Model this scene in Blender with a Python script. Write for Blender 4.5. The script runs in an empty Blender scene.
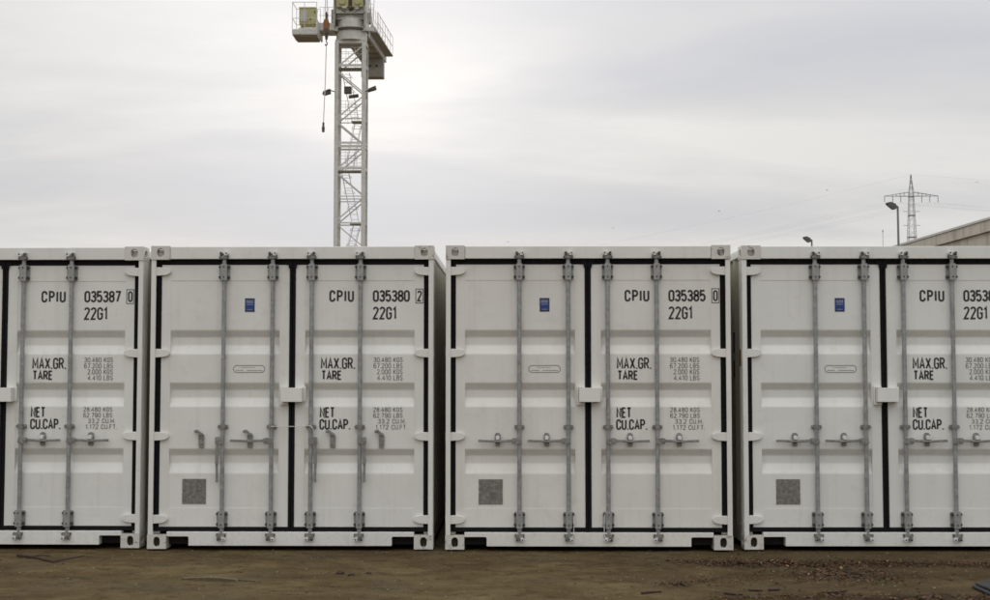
import bpy, math, random
from mathutils import Vector, noise as mnoise
random.seed(7)
scene = bpy.context.scene
COL = scene.collection
R = math.radians

# ---------------------------------------------------------------- camera
cam_data = bpy.data.cameras.new('camera')
cam = bpy.data.objects.new('camera', cam_data)
COL.objects.link(cam)
cam.location = (0.0, -11.473, 1.476)
cam.rotation_euler = (math.pi/2 + 0.0562, 0.0, 0.0151)
cam_data.sensor_fit = 'HORIZONTAL'
cam_data.sensor_width = 36.0
cam_data.lens = 1340.84/990*36.0
cam_data.clip_start = 0.1
cam_data.clip_end = 6000
scene.camera = cam

# ---------------------------------------------------------------- world: overcast sky
SUN_EL, SUN_AZ = R(21), R(-6)          # low winter sun behind the cloud, left of centre
world = bpy.data.worlds.new('World')
scene.world = world
world.use_nodes = True
wn = world.node_tree; wn.nodes.clear()
def WN(t, **kw):
    n = wn.nodes.new(t)
    for k, v in kw.items(): setattr(n, k, v)
    return n
def WL(a, b): wn.links.new(a, b)
def wmath(op, a, b=None, c=None):
    n = WN('ShaderNodeMath', operation=op)
    for i, v in enumerate((a, b, c)):
        if v is None: continue
        if isinstance(v, (int, float)): n.inputs[i].default_value = v
        else: WL(v, n.inputs[i])
    return n.outputs[0]
sky = WN('ShaderNodeTexSky', sky_type='NISHITA')
sky.sun_disc = False
sky.sun_elevation = SUN_EL
sky.sun_rotation = SUN_AZ
tc = WN('ShaderNodeTexCoord')
sep = WN('ShaderNodeSeparateXYZ'); WL(tc.outputs['Generated'], sep.inputs[0])
den = wmath('ADD', wmath('MAXIMUM', sep.outputs['Z'], 0.0), 0.16)
px = wmath('DIVIDE', sep.outputs['X'], den)
py = wmath('DIVIDE', sep.outputs['Y'], den)
comb = WN('ShaderNodeCombineXYZ'); WL(px, comb.inputs[0]); WL(py, comb.inputs[1])
mp = WN('ShaderNodeMapping'); WL(comb.outputs[0], mp.inputs[0])
mp.inputs['Location'].default_value = (3.1, 1.7, 0.4)
mp.inputs['Rotation'].default_value = (0, 0, R(-14))
mp.inputs['Scale'].default_value = (0.62, 1.15, 1)
n1 = WN('ShaderNodeTexNoise'); WL(mp.outputs[0], n1.inputs['Vector'])
n1.inputs['Scale'].default_value = 1.15; n1.inputs['Detail'].default_value = 7; n1.inputs['Roughness'].default_value = 0.46
n1.inputs['Distortion'].default_value = 0.5
n2 = WN('ShaderNodeTexNoise'); WL(mp.outputs[0], n2.inputs['Vector'])
n2.inputs['Scale'].default_value = 3.6; n2.inputs['Detail'].default_value = 6; n2.inputs['Roughness'].default_value = 0.55
cl = wmath('ADD', wmath('MULTIPLY', n1.outputs[0], 0.80), wmath('MULTIPLY', n2.outputs[0], 0.20))
ramp = WN('ShaderNodeValToRGB'); WL(cl, ramp.inputs[0])
e = ramp.color_ramp.elements
e[0].position = 0.36; e[0].color = (0.580, 0.590, 0.632, 1)
e[1].position = 0.65; e[1].color = (0.785, 0.775, 0.755, 1)
m = e.new(0.5); m.color = (0.655, 0.652, 0.665, 1)
# the sun's glow spread by the cloud layer
sd = Vector((math.sin(R(-6.5))*math.cos(R(12.5)), math.cos(R(-6.5))*math.cos(R(12.5)), math.sin(R(12.5))))
dotn = WN('ShaderNodeVectorMath', operation='DOT_PRODUCT')
WL(tc.outputs['Generated'], dotn.inputs[0]); dotn.inputs[1].default_value = sd
glow = wmath('POWER', wmath('MAXIMUM', dotn.outputs['Value'], 0.0), 75.0)
gfac = wmath('ADD', 1.0, wmath('MULTIPLY', glow, 0.27))
zen = wmath('ADD', 0.98, wmath('MULTIPLY', wmath('POWER', wmath('MAXIMUM', sep.outputs['Z'], 0.0), 2.0), 2.15))
cfac = wmath('MULTIPLY', wmath('MULTIPLY', gfac, zen), 9.35)
sc_ = WN('ShaderNodeVectorMath', operation='SCALE')
WL(ramp.outputs[0], sc_.inputs[0]); WL(cfac, sc_.inputs['Scale'])
mix = WN('ShaderNodeMix', data_type='RGBA')
mix.inputs[0].default_value = 0.965
WL(sky.outputs[0], mix.inputs[6]); WL(sc_.outputs[0], mix.inputs[7])
bg = WN('ShaderNodeBackground'); bg.inputs[1].default_value = 0.1
WL(mix.outputs[2], bg.inputs[0])
wo = WN('ShaderNodeOutputWorld'); WL(bg.outputs[0], wo.inputs[0])

# ---------------------------------------------------------------- sun lamp, exposure
sl = bpy.data.lights.new('sun', 'SUN')
sl.energy = 0.6; sl.angle = R(18); sl.color = (1.0, 0.95, 0.87)
so = bpy.data.objects.new('sun', sl); COL.objects.link(so)
sdir = Vector((math.sin(SUN_AZ)*math.cos(SUN_EL), math.cos(SUN_AZ)*math.cos(SUN_EL), math.sin(SUN_EL)))
so.rotation_euler = sdir.to_track_quat('Z', 'Y').to_euler()
so.location = sdir*60
scene.view_settings.view_transform = 'Standard'
scene.view_settings.look = 'None'
scene.view_settings.exposure = 0.0
scene.view_settings.gamma = 1.0
scene.view_settings.use_curve_mapping = False
scene.render.engine = 'CYCLES'
scene.cycles.use_denoising = True
scene.cycles.max_bounces = 8
scene.cycles.filter_width = 1.6

# ---------------------------------------------------------------- helpers
class MB:
    """collects shapes for one mesh object"""
    def __init__(s): s.v = []; s.f = []; s.mi = []; s.cur = 0
    def quad(s, *pts):
        b = len(s.v); s.v += [tuple(p) for p in pts]; s.f.append(tuple(range(b, b+len(pts)))); s.mi.append(s.cur)
    def box(s, x0, x1, y0, y1, z0, z1):
        b = len(s.v)
        s.v += [(x0,y0,z0),(x1,y0,z0),(x1,y1,z0),(x0,y1,z0),(x0,y0,z1),(x1,y0,z1),(x1,y1,z1),(x0,y1,z1)]
        for f in ((0,3,2,1),(4,5,6,7),(0,1,5,4),(1,2,6,5),(2,3,7,6),(3,0,4,7)):
            s.f.append(tuple(b+i for i in f)); s.mi.append(s.cur)
        return s
    def bar(s, p0, p1, r, n=8, r2=None, caps=True):
        p0 = Vector(p0); p1 = Vector(p1); d = (p1-p0)
        if d.length < 1e-6: return s
        d.normalize()
        a = Vector((0,0,1)) if abs(d.z) < 0.9 else Vector((1,0,0))
        u = d.cross(a).normalized(); w = d.cross(u)
        r2 = r if r2 is None else r2
        b = len(s.v)
        off = math.pi/n
        for P, rr in ((p0, r), (p1, r2)):
            for i in range(n):
                t = 2*math.pi*i/n + off
                s.v.append(tuple(P + u*rr*math.cos(t) + w*rr*math.sin(t)))
        for i in range(n):
            j = (i+1) % n
            s.f.append((b+i, b+n+i, b+n+j, b+j)); s.mi.append(s.cur)
        if caps:
            s.f.append(tuple(b+i for i in range(n))); s.mi.append(s.cur)
            s.f.append(tuple(b+n+i for i in reversed(range(n)))); s.mi.append(s.cur)
        return s
    def tube(s, pts, r, n=6):
        for a, b in zip(pts, pts[1:]): s.bar(a, b, r, n)
        return s
    def prism(s, poly, d0, d1, axis='y'):
        """poly: 2D outline; axis y -> (x,z), x -> (y,z), z -> (x,y)"""
        def P(p, d):
            return {'y': (p[0], d, p[1]), 'x': (d, p[0], p[1]), 'z': (p[0], p[1], d)}[axis]
        n = len(poly); b = len(s.v)
        s.v += [P(p, d0) for p in poly] + [P(p, d1) for p in poly]
        s.f.append(tuple(range(b, b+n))); s.mi.append(s.cur)
        s.f.append(tuple(range(b+2*n-1, b+n-1, -1))); s.mi.append(s.cur)
        for i in range(n):
            j = (i+1) % n
            s.f.append((b+i, b+n+i, b+n+j, b+j)); s.mi.append(s.cur)
        return s
    def mirror_x(s, c):
        s.v = [(2*c - v[0], v[1], v[2]) for v in s.v]
        s.f = [tuple(reversed(f)) for f in s.f]
        return s
    def mesh(s, name, smooth=False, fix=True):
        me = bpy.data.meshes.new(name)
        me.from_pydata(s.v, [], s.f); me.update()
        if any(s.mi): me.polygons.foreach_set('material_index', s.mi)
        if fix:
            import bmesh
            bm = bmesh.new(); bm.from_mesh(me)
            bmesh.ops.recalc_face_normals(bm, faces=bm.faces)
            bm.to_mesh(me); bm.free()
        if smooth: me.polygons.foreach_set('use_smooth', [True]*len(me.polygons))
        return me

MESH = {}
def link_obj(name, me, mats, parent=None, loc=None, bevel=0.0, smooth_angle=None):
    o = bpy.data.objects.new(name, me); COL.objects.link(o)
    mats = mats if isinstance(mats, (list, tuple)) else [mats]
    while len(me.materials) < len(mats): me.materials.append(mats[len(me.materials)])
    for i, m_ in enumerate(mats):
        o.material_slots[i].link = 'OBJECT'; o.material_slots[i].material = m_
    if parent is not None: o.parent = parent
    if loc is not None: o.location = loc
    if bevel:
        b = o.modifiers.new('bevel', 'BEVEL'); b.width = bevel; b.segments = 2; b.limit_method = 'ANGLE'; b.angle_limit = R(40)
    return o
def part(name, mats, parent, build, key=None, bevel=0.0, loc=None, smooth=False):
    if key is not None and key in MESH: me = MESH[key]
    else:
        mb = MB(); build(mb); me = mb.mesh(name, smooth)
        if key is not None: MESH[key] = me
    return link_obj(name, me, mats, parent, loc, bevel)
def thing(name, label, cat, loc=(0,0,0), rotz=0.0, group=None):
    o = bpy.data.objects.new(name, None); COL.objects.link(o)
    o.location = loc; o.rotation_euler = (0,0,rotz); o.empty_display_size = 0.2
    o['label'] = label; o['category'] = cat
    if group: o['group'] = group
    return o
def tag(o, label, cat, group=None):
    o['label'] = label; o['category'] = cat
    if group: o['group'] = group
    return o

# ---------------------------------------------------------------- materials
class MT:
    def __init__(s, name):
        s.m = bpy.data.materials.new(name); s.m.use_nodes = True
        s.t = s.m.node_tree; s.b = s.t.nodes['Principled BSDF']
    def N(s, t, **kw):
        n = s.t.nodes.new(t)
        for k, v in kw.items(): setattr(n, k, v)
        return n
    def L(s, a, b): s.t.links.new(a, b)
    def coord(s, kind='Object', scale=(1,1,1), loc=(0,0,0), rot=(0,0,0)):
        if kind == 'Position': src = s.N('ShaderNodeNewGeometry').outputs['Position']
        else: src = s.N('ShaderNodeTexCoord').outputs[kind]
        m_ = s.N('ShaderNodeMapping'); s.L(src, m_.inputs[0])
        m_.inputs['Scale'].default_value = scale; m_.inputs['Location'].default_value = loc; m_.inputs['Rotation'].default_value = rot
        return m_.outputs[0]
    def noise(s, vec, scale, detail=5, rough=0.55, dist=0.0):
        n = s.N('ShaderNodeTexNoise'); s.L(vec, n.inputs['Vector'])
        n.inputs['Scale'].default_value = scale; n.inputs['Detail'].default_value = detail
        n.inputs['Roughness'].default_value = rough; n.inputs['Distortion'].default_value = dist
        return n.outputs[0]
    def ramp(s, fac, stops):
        r = s.N('ShaderNodeValToRGB'); s.L(fac, r.inputs[0])
        e = r.color_ramp.elements
        for i, (p, c) in enumerate(stops):
            el = e[i] if i < 2 else e.new(p)
            el.position = p
            el.color = (c, c, c, 1) if isinstance(c, (int, float)) else (*c, 1)
        return r.outputs[0]
    def mix(s, fac, a, b, mode='MIX'):
        n = s.N('ShaderNodeMix', data_type='RGBA', blend_type=mode)
        for i, v in ((0, fac), (6, a), (7, b)):
            if isinstance(v, (int, float)): n.inputs[i].default_value = v
            elif isinstance(v, tuple): n.inputs[i].default_value = (*v, 1)
            else: s.L(v, n.inputs[i])
        return n.outputs[2]
    def math(s, op, a, b=None):
        n = s.N('ShaderNodeMath', operation=op)
        for i, v in enumerate((a, b)):
            if v is None: continue
            if isinstance(v, (int, float)): n.inputs[i].default_value = v
            else: s.L(v, n.inputs[i])
        return n.outputs[0]
    def color(s, v):
        if isinstance(v, tuple): s.b.inputs['Base Color'].default_value = (*v, 1)
        else: s.L(v, s.b.inputs['Base Color'])
    def rough(s, v):
        if isinstance(v, (int, float)): s.b.inputs['Roughness'].default_value = v
        else: s.L(v, s.b.inputs['Roughness'])
    def metal(s, v): s.b.inputs['Metallic'].default_value = v
    def bump(s, h, strength=0.3, distance=0.01):
        b = s.N('ShaderNodeBump'); b.inputs['Strength'].default_value = strength; b.inputs['Distance'].default_value = distance
        s.L(h, b.inputs['Height']); s.L(b.outputs[0], s.b.inputs['Normal'])

def paint_mat(name, base, seed, rust=0.0):
    t = MT(name)
    v = t.coord('Position', loc=(seed*3.7, seed*1.3, seed*2.1))
    big = t.noise(v, 1.3, 4)
    c = t.mix(t.ramp(big, [(0.3, 0.0), (0.7, 1.0)]), tuple(x*0.94 for x in base), tuple(min(1, x*1.03) for x in base))
    streak = t.noise(t.coord('Position', scale=(16, 16, 0.7), loc=(seed*5.1, 0, seed)), 1.0, 5, 0.6)
    c = t.mix(t.ramp(streak, [(0.52, 0.0), (0.84, 0.20)]), c, (0.40, 0.37, 0.28))
    grime = t.noise(v, 7.0, 7, 0.65)
    c = t.mix(t.ramp(grime, [(0.55, 0.0), (0.85, 0.24)]), c, (0.36, 0.33, 0.26))
    scuff = t.noise(t.coord('Position', scale=(22, 22, 55), loc=(seed, seed*2, 0)), 1.0, 3, 0.5)
    c = t.mix(t.ramp(scuff, [(0.745, 0.0), (0.77, 0.5)]), c, (0.25, 0.21, 0.16))
    spx = t.N('ShaderNodeSeparateXYZ'); t.L(t.coord('Position'), spx.inputs[0])
    low = t.ramp(spx.outputs['Z'], [(0.02, 1.0), (0.45, 0.0)])
    spl = t.ramp(t.noise(v, 34.0, 5, 0.7), [(0.54, 0.0), (0.74, 0.30)])
    c = t.mix(t.math('MULTIPLY', low, spl), c, (0.22, 0.17, 0.11))
    if rust:
        rn = t.noise(v, 17.0, 6, 0.6)
        c = t.mix(t.ramp(rn, [(0.62 - rust*0.16, 0.0), (0.72 - rust*0.12, 0.8)]), c, (0.20, 0.11, 0.055))
    t.color(c)
    t.rough(t.ramp(grime, [(0.3, 0.42), (0.8, 0.62)]))
    t.bump(t.math('ADD', t.math('MULTIPLY', t.noise(v, 2.6, 2), 1.0), t.math('MULTIPLY', t.noise(v, 160, 3), 0.012)), 0.5, 0.008)
    return t.m

def simple_mat(name, base, rough=0.6, metal=0.0, var=0.25, scale=9.0, dirt=None, bump=0.0):
    t = MT(name)
    v = t.coord('Position')
    n = t.noise(v, scale, 6, 0.6)
    c = t.mix(t.ramp(n, [(0.28, 0.0), (0.72, 1.0)]), tuple(x*(1-var) for x in base), tuple(min(1, x*(1+var)) for x in base))
    if dirt:
        c = t.mix(t.ramp(t.noise(v, scale*2.3, 6, 0.65), [(0.52, 0.0), (0.75, 0.7)]), c, dirt)
    t.color(c); t.rough(rough); t.metal(metal)
    if bump: t.bump(t.noise(v, scale*6, 5), 0.5, bump)
    return t.m

PAINTS = [paint_mat('container_paint_a', (0.795, 0.795, 0.745), 1.0),
          paint_mat('container_paint_b', (0.79, 0.785, 0.735), 2.0),
          paint_mat('container_paint_c', (0.79, 0.772, 0.715), 3.0),
          paint_mat('container_paint_d', (0.795, 0.795, 0.745), 4.0)]
SIDE_SHADE = paint_mat('shaded_side_paint', (0.50, 0.48, 0.40), 9.0)  # container paint darkened: shade of the narrow gaps put into its colour
CAST = [paint_mat('casting_paint_'+'abcd'[i], (0.66, 0.64, 0.58), 5.0+i, rust=r_) for i, r_ in enumerate((0.25, 0.3, 0.45, 0.2))]
RUBBER = simple_mat('rubber_seal', (0.010, 0.0095, 0.010), 0.85, var=0.3, scale=30)
RUBBER.node_tree.nodes['Principled BSDF'].inputs['Specular IOR Level'].default_value = 0.15
GALV = simple_mat('galvanised_steel', (0.33, 0.34, 0.335), 0.45, 0.35, 0.30, 22, dirt=(0.13, 0.12, 0.10))
GALV_D = simple_mat('dull_galvanised_steel', (0.27, 0.27, 0.25), 0.55, 0.35, 0.35, 40, dirt=(0.09, 0.075, 0.055))
GALV_L = simple_mat('pale_galvanised_steel', (0.34, 0.345, 0.33), 0.5, 0.3, 0.2, 30, dirt=(0.2, 0.19, 0.165))
GALV_X = simple_mat('dark_bolt_steel', (0.07, 0.065, 0.055), 0.6, 0.3, 0.3, 40)
GALV_B = simple_mat('bright_steel', (0.80, 0.80, 0.78), 0.35, 0.15, 0.08, 40)
INK = simple_mat('black_lettering', (0.028, 0.027, 0.026), 0.55, var=0.35, scale=60)
INK_S = simple_mat('thin_grey_lettering', (0.20, 0.195, 0.185), 0.6, var=0.3, scale=60)
BLUE = simple_mat('blue_sticker', (0.016, 0.045, 0.21), 0.4, var=0.25, scale=60)
BLUE_D = simple_mat('dark_sticker_edge', (0.03, 0.032, 0.05), 0.45, scale=60)
STK_L = simple_mat('pale_sticker_print', (0.26, 0.28, 0.38), 0.5, scale=60)
PLATE = simple_mat('grey_data_plate', (0.21, 0.20, 0.18), 0.5, 0.15, 0.45, 38, dirt=(0.10, 0.085, 0.065), bump=0.003)
SOIL_SHADE = simple_mat('casting_dirt_shade', (0.035, 0.028, 0.02), 0.95)  # dirt colour, kept dark to paint the shade inside the lower casting holes
TAR = simple_mat('bitumen_notch_shade', (0.012, 0.011, 0.010), 0.9)  # black undercoat, also used as painted shade behind the sill notches
PLYWOOD = simple_mat('floor_board', (0.16, 0.10, 0.06), 0.7)

# ---------------------------------------------------------------- stroke lettering
def arc(cx, cy, rx, ry, a0, a1, n=7):
    return [(cx+rx*math.cos(R(a0+(a1-a0)*i/n)), cy+ry*math.sin(R(a0+(a1-a0)*i/n))) for i in range(n+1)]
w = 0.46; hw = w/2; q = 0.21
G = {
 '0': (w, [(arc(hw,1-q,hw,q,180,0)+arc(hw,q,hw,q,0,-180), True)]),
 '1': (0.26, [([(0.0,0.80),(0.2,1.0),(0.2,0.0)], False)]),
 '2': (w, [(arc(hw,1-q,hw,q,170,-25)+[(0.0,0.0),(w,0.0)], False)]),
 '3': (w, [(arc(hw,0.77,hw*0.95,0.23,160,-75), False), (arc(hw,0.27,hw,0.27,80,-165), False), ([(0.14,0.54),(0.27,0.54)], False)]),
 '4': (0.5, [([(0.35,0.0),(0.35,1.0),(0.0,0.27),(0.5,0.27)], False)]),
 '5': (w, [([(w-0.02,1.0),(0.03,1.0),(0.0,0.53)]+arc(hw,0.32,hw,0.32,130,-155,10), False)]),
 '6': (w, [(arc(hw,1-q,hw,q,20,180)+arc(hw,q,hw,q,180,360)+arc(hw,0.40,hw,0.20,0,180), False)]),
 '7': (w, [([(0.0,1.0),(w,1.0),(0.16,0.0)], False)]),
 '8': (w, [(arc(hw,0.77,hw*0.93,0.23,-90,270,14), True), (arc(hw,0.27,hw,0.27,-90,270,14), True)]),
 '9': (w, [(arc(hw,q,hw,q,-160,0)+arc(hw,1-q,hw,q,0,180)+arc(hw,0.60,hw,0.20,180,360), False)]),
 'A': (0.5, [([(0,0),(0.25,1.0),(0.5,0)], False), ([(0.085,0.3),(0.415,0.3)], False)]),
 'B': (w, [([(0,0.52),(0.26,0.52)]+arc(0.24,0.27,0.22,0.27,75,-80)+[(0.2,0.0),(0,0),(0,1),(0.2,1.0)]+arc(0.22,0.77,0.2,0.23,85,-85), False)]),
 'C': (w, [(arc(hw,1-q,hw,q,0,180)+arc(hw,q,hw,q,180,360), False), ([(w,1-q),(w,0.70)], False), ([(w,q),(w,0.30)], False)]),
 'E': (0.40, [([(0.40,1.0),(0,1.0),(0,0),(0.40,0)], False), ([(0,0.53),(0.35,0.53)], False)]),
 'F': (0.40, [([(0.40,1.0),(0,1.0),(0,0)], False), ([(0,0.53),(0.35,0.53)], False)]),
 'G': (w, [([(w,0.72)]+arc(hw,1-q,hw,q,0,180)+arc(hw,q,hw,q,180,360)+[(w,0.48),(hw,0.48)], False)]),
 'I': (0.02, [([(0.01,0),(0.01,1.0)], False)]),
 'K': (w, [([(0,0),(0,1.0)], False), ([(w,1.0),(0.02,0.42)], False), ([(0.15,0.58),(w,0)], False)]),
 'L': (0.38, [([(0,1.0),(0,0),(0.38,0)], False)]),
 'M': (0.58, [([(0,0),(0,1.0),(0.29,0.28),(0.58,1.0),(0.58,0)], False)]),
 'N': (w, [([(0,0),(0,1.0),(w,0),(w,1.0)], False)]),
 'P': (w, [([(0,0),(0,1.0),(0.2,1.0)]+arc(0.22,0.74,0.24,0.26,85,-85)+[(0.2,0.48),(0.0,0.48)], False)]),
 'R': (w, [([(0,0),(0,1.0),(0.2,1.0)]+arc(0.22,0.75,0.23,0.25,85,-85)+[(0.2,0.50),(0.0,0.50)], False), ([(0.24,0.5),(w,0)], False)]),
 'S': (w, [(arc(hw,0.76,hw,0.24,15,230)+arc(hw,0.26,hw,0.26,50,-165), False)]),
 'T': (w, [([(0,1.0),(w,1.0)], False), ([(hw,1.0),(hw,0)], False)]),
 'U': (w, [([(0,1.0),(0,q)]+arc(hw,q,hw,q,180,360)+[(w,1.0)], False)]),
 'X': (0.5, [([(0,0),(0.5,1.0)], False), ([(0.5,0),(0,1.0)], False)]),
 '.': (0.02, [([(0.01,-0.055),(0.01,0.07)], False)]),
 ' ': (0.16, []),
}
def ribbon(mb, pts, h, y, closed=False):
    P = []
    for p in pts:
        if not P or (Vector(p)-Vector(P[-1])).length > 1e-5: P.append(tuple(p))
    if closed and (Vector(P[0])-Vector(P[-1])).length < 1e-5: P.pop()
    n = len(P); Lf = []; Rt = []
    for i in range(n):
        a = P[i-1] if (i > 0 or closed) else None
        b = P[(i+1) % n] if (i < n-1 or closed) else None
        p = Vector(P[i])
        d1 = (p-Vector(a)).normalized() if a is not None else None
        d2 = (Vector(b)-p).normalized() if b is not None else None
        if d1 is None: d1 = d2
        if d2 is None: d2 = d1
        n1_ = Vector((-d1.y, d1.x)); n2_ = Vector((-d2.y, d2.x))
        mvec = n1_+n2_
        if mvec.length < 1e-3: mvec = n1_
        mvec.normalize()
        k = h/max(0.45, mvec.dot(n1_))
        Lf.append(p+mvec*k); Rt.append(p-mvec*k)
    b0 = len(mb.v)
    for l, r_ in zip(Lf, Rt): mb.v += [(l.x, y, l.y), (r_.x, y, r_.y)]
    for i in range(n if closed else n-1):
        j = (i+1) % n
        mb.f.append((b0+2*i, b0+2*i+1, b0+2*j+1, b0+2*j)); mb.mi.append(mb.cur)
def text_mesh(mb, s, x0, x1, z0, z1, stroke, y, gap=0.24):
    tot = sum(G[c][0] for c in s)+gap*(len(s)-1)
    H = z1-z0-stroke; kx = (x1-x0-stroke)/tot
    x = 0.0
    for c in s:
        gw, strokes = G[c]
        for pl, closed in strokes:
            ribbon(mb, [(x0+stroke/2+(x+p[0])*kx, z0+stroke/2+p[1]*H) for p in pl], stroke/2, y, closed)
        x += gw+gap

# ---------------------------------------------------------------- shipping container
CW, CH, CL = 2.438, 2.591, 6.058
DY = 0.050                       # plane of the door frames behind the casting face
CORR = [(1.865,1.805,1.736,1.659), (1.412,1.352,1.284,1.207), (0.846,0.790,0.723,0.638)]
DX0, DX1, PX0, PX1 = 0.086, 1.192, 0.165, 1.108
DZ0, DZ1, PZ0, PZ1 = 0.183, 2.430, 0.341, 2.294

def ring_face(mb, O, U, V, W2, H2, rx, ry, tube, Nn):
    """rectangular face W2 x H2 half-sizes about O with an oval hole, and the hole's rim going inward"""
    O, U, V, Nn = map(Vector, (O, U, V, Nn))
    angs = sorted([2*math.pi*i/20 for i in range(20)] + [math.atan2(sy*H2, sx*W2) % (2*math.pi) for sx in (1,-1) for sy in (1,-1)])
    n = len(angs); b = len(mb.v)
    for a in angs:
        c, s_ = math.cos(a), math.sin(a)
        k = min(W2/max(abs(c),1e-9), H2/max(abs(s_),1e-9))
        mb.v.append(tuple(O+U*(c*k)+V*(s_*k)))
        rr = (abs(c/rx)**2.6+abs(s_/ry)**2.6)**(-1/2.6)
        mb.v.append(tuple(O+U*(c*rr)+V*(s_*rr)))
        mb.v.append(tuple(O+U*(c*rr)+V*(s_*rr)-Nn*tube))
    for i in range(n):
        j = (i+1) % n
        mb.f.append((b+3*i, b+3*j, b+3*j+1, b+3*i+1)); mb.mi.append(0)
        mb.f.append((b+3*i+1, b+3*j+1, b+3*j+2, b+3*i+2)); mb.mi.append(0)
def casting(mb, x0, y0, z0, sx, sy, top):
    """corner casting 162 x 178 x 118 mm; sx: outer side -1/+1, sy: outward end -1 front / +1 rear"""
    lx, ly, lz = 0.162, 0.178, 0.118
    x1, y1, z1 = x0+lx, y0+ly, z0+lz
    cx, cy, cz = (x0+x1)/2, (y0+y1)/2, (z0+z1)/2
    fy = y0 if sy < 0 else y1; by = y1 if sy < 0 else y0
    fx = x0 if sx < 0 else x1; bx_ = x1 if sx < 0 else x0
    ring_face(mb, (cx, fy, cz), (1,0,0), (0,0,1), lx/2, lz/2, 0.028 if not top else 0.030, 0.042 if not top else 0.036, 0.026, (0,sy,0))
    ring_face(mb, (fx, cy, cz), (0,1,0), (0,0,1), ly/2, lz/2, 0.040, 0.027, 0.026, (sx,0,0))
    ring_face(mb, (cx, cy, z1 if top else z0), (1,0,0), (0,1,0), lx/2, ly/2, 0.032, 0.055, 0.026, (0,0,1 if top else -1))
    if not top:
        mb.cur = 1; mb.box(x0+0.032, x1-0.032, min(fy-sy*0.035, by+sy*0.02), max(fy-sy*0.035, by+sy*0.02), z0+0.006, z1-0.02); mb.cur = 0  # dark block added behind the holes so they read as shaded
    if top: mb.box(x0+0.03, x1-0.03, min(fy-sy*0.045, by), max(fy-sy*0.045, by), z0+0.01, z1-0.03)
    mb.quad((x0,by,z0),(x1,by,z0),(x1,by,z1),(x0,by,z1))
    mb.quad((bx_,y0,z0),(bx_,y1,z0),(bx_,y1,z1),(bx_,y0,z1))
    zz = z0 if top else z1
    mb.quad((x0,y0,zz),(x1,y0,zz),(x1,y1,zz),(x0,y1,zz))

def door_mesh(mb):
    yf, yp, yb = DY, DY+0.003, DY+0.062
    # outer frame of the door leaf with a rounded fold towards the edges
    for (a,b_,c,d) in (((DX0,DZ0),(DX1,DZ0),(PX1,PZ0),(PX0,PZ0)), ((DX1,DZ0),(DX1,DZ1),(PX1,PZ1),(PX1,PZ0)),
                       ((DX1,DZ1),(DX0,DZ1),(PX0,PZ1),(PX1,PZ1)), ((DX0,DZ1),(DX0,DZ0),(PX0,PZ0),(PX0,PZ1))):
        mb.quad(*[(p[0], yf, p[1]) for p in (a,b_,c,d)])
    for p, q_ in (((PX0,PZ0),(PX1,PZ0)), ((PX1,PZ0),(PX1,PZ1)), ((PX1,PZ1),(PX0,PZ1)), ((PX0,PZ1),(PX0,PZ0))):
        mb.quad((p[0],yf,p[1]), (q_[0],yf,q_[1]), (q_[0],yp,q_[1]), (p[0],yp,p[1]))
    D = 0.036; ch = 0.007
    prof = [(PZ1, 0.0)]
    for (a,b_,c,d) in CORR:
        for (z, y, zp, yp_, zn, yn) in ((a,0,PZ1,0,b_,D), (b_,D,a,0,c,D), (c,D,b_,D,d,0), (d,0,c,D,PZ0,0)):
            p = Vector((z,y)); p1 = (Vector((zp,yp_))-p).normalized()*ch; p2 = (Vector((zn,yn))-p).normalized()*ch
            prof += [tuple(p+p1), tuple(p+(p1+p2)*0.28), tuple(p+p2)]
    prof.append((PZ0, 0.0))
    for (z0,y0),(z1,y1) in zip(prof, prof[1:]):
        mb.quad((PX0,yp+y0,z0),(PX1,yp+y0,z0),(PX1,yp+y1,z1),(PX0,yp+y1,z1))
    for (a,b_,c,d) in CORR:
        for x in (PX0, PX1):
            mb.quad((x,yp,a+0.003),(x,yp+D,b_),(x,yp+D,c),(x,yp,d-0.003))
    for p, q_ in (((DX0,DZ0),(DX1,DZ0)), ((DX1,DZ0),(DX1,DZ1)), ((DX1,DZ1),(DX0,DZ1)), ((DX0,DZ1),(DX0,DZ0))):
        mb.quad((p[0],yf,p[1]), (q_[0],yf,q_[1]), (q_[0],yb,q_[1]), (p[0],yb,p[1]))
    mb.quad((DX0,yb,DZ0),(DX1,yb,DZ0),(DX1,yb,DZ1),(DX0,yb,DZ1))

HINGE_Z = (2.372, 1.667, 0.954, 0.248)
def hinge_mesh(mb):
    poly = [(0.0,-0.037),(0.0,0.037),(0.06,0.037),(0.110,0.035),(0.148,0.029),(0.162,0.018),(0.166,0.0),(0.160,-0.014),(0.140,-0.026),(0.110,-0.033),(0.06,-0.036)]
    mb.prism(poly, 0.022, 0.048)
    mb.bar((0.030,0.026,-0.043),(0.030,0.026,0.043), 0.013, 10)
def gasket_mesh(mb):
    mb.box(0.0440, 0.0855, 0.044, 0.075, 0.146, 2.476); mb.box(0.0432, 0.0500, 0.0235, 0.0435, 0.150, 2.470)         # hinge side lip
    mb.box(0.0445, 1.1945, 0.043, 0.072, 2.4325, 2.4775)       # top lip
    mb.box(0.0445, 1.1945, 0.043, 0.072, 0.1445, 0.1805)       # bottom lip
    mb.box(1.1945, 1.2172, 0.040, 0.070, 0.136, 2.470)         # centre lip
    mb.prism([(1.150,2.440),(1.175,2.476),(1.2172,2.483),(1.2172,2.395),(1.186,2.400),(1.182,2.432)], 0.034, 0.0395)
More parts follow.
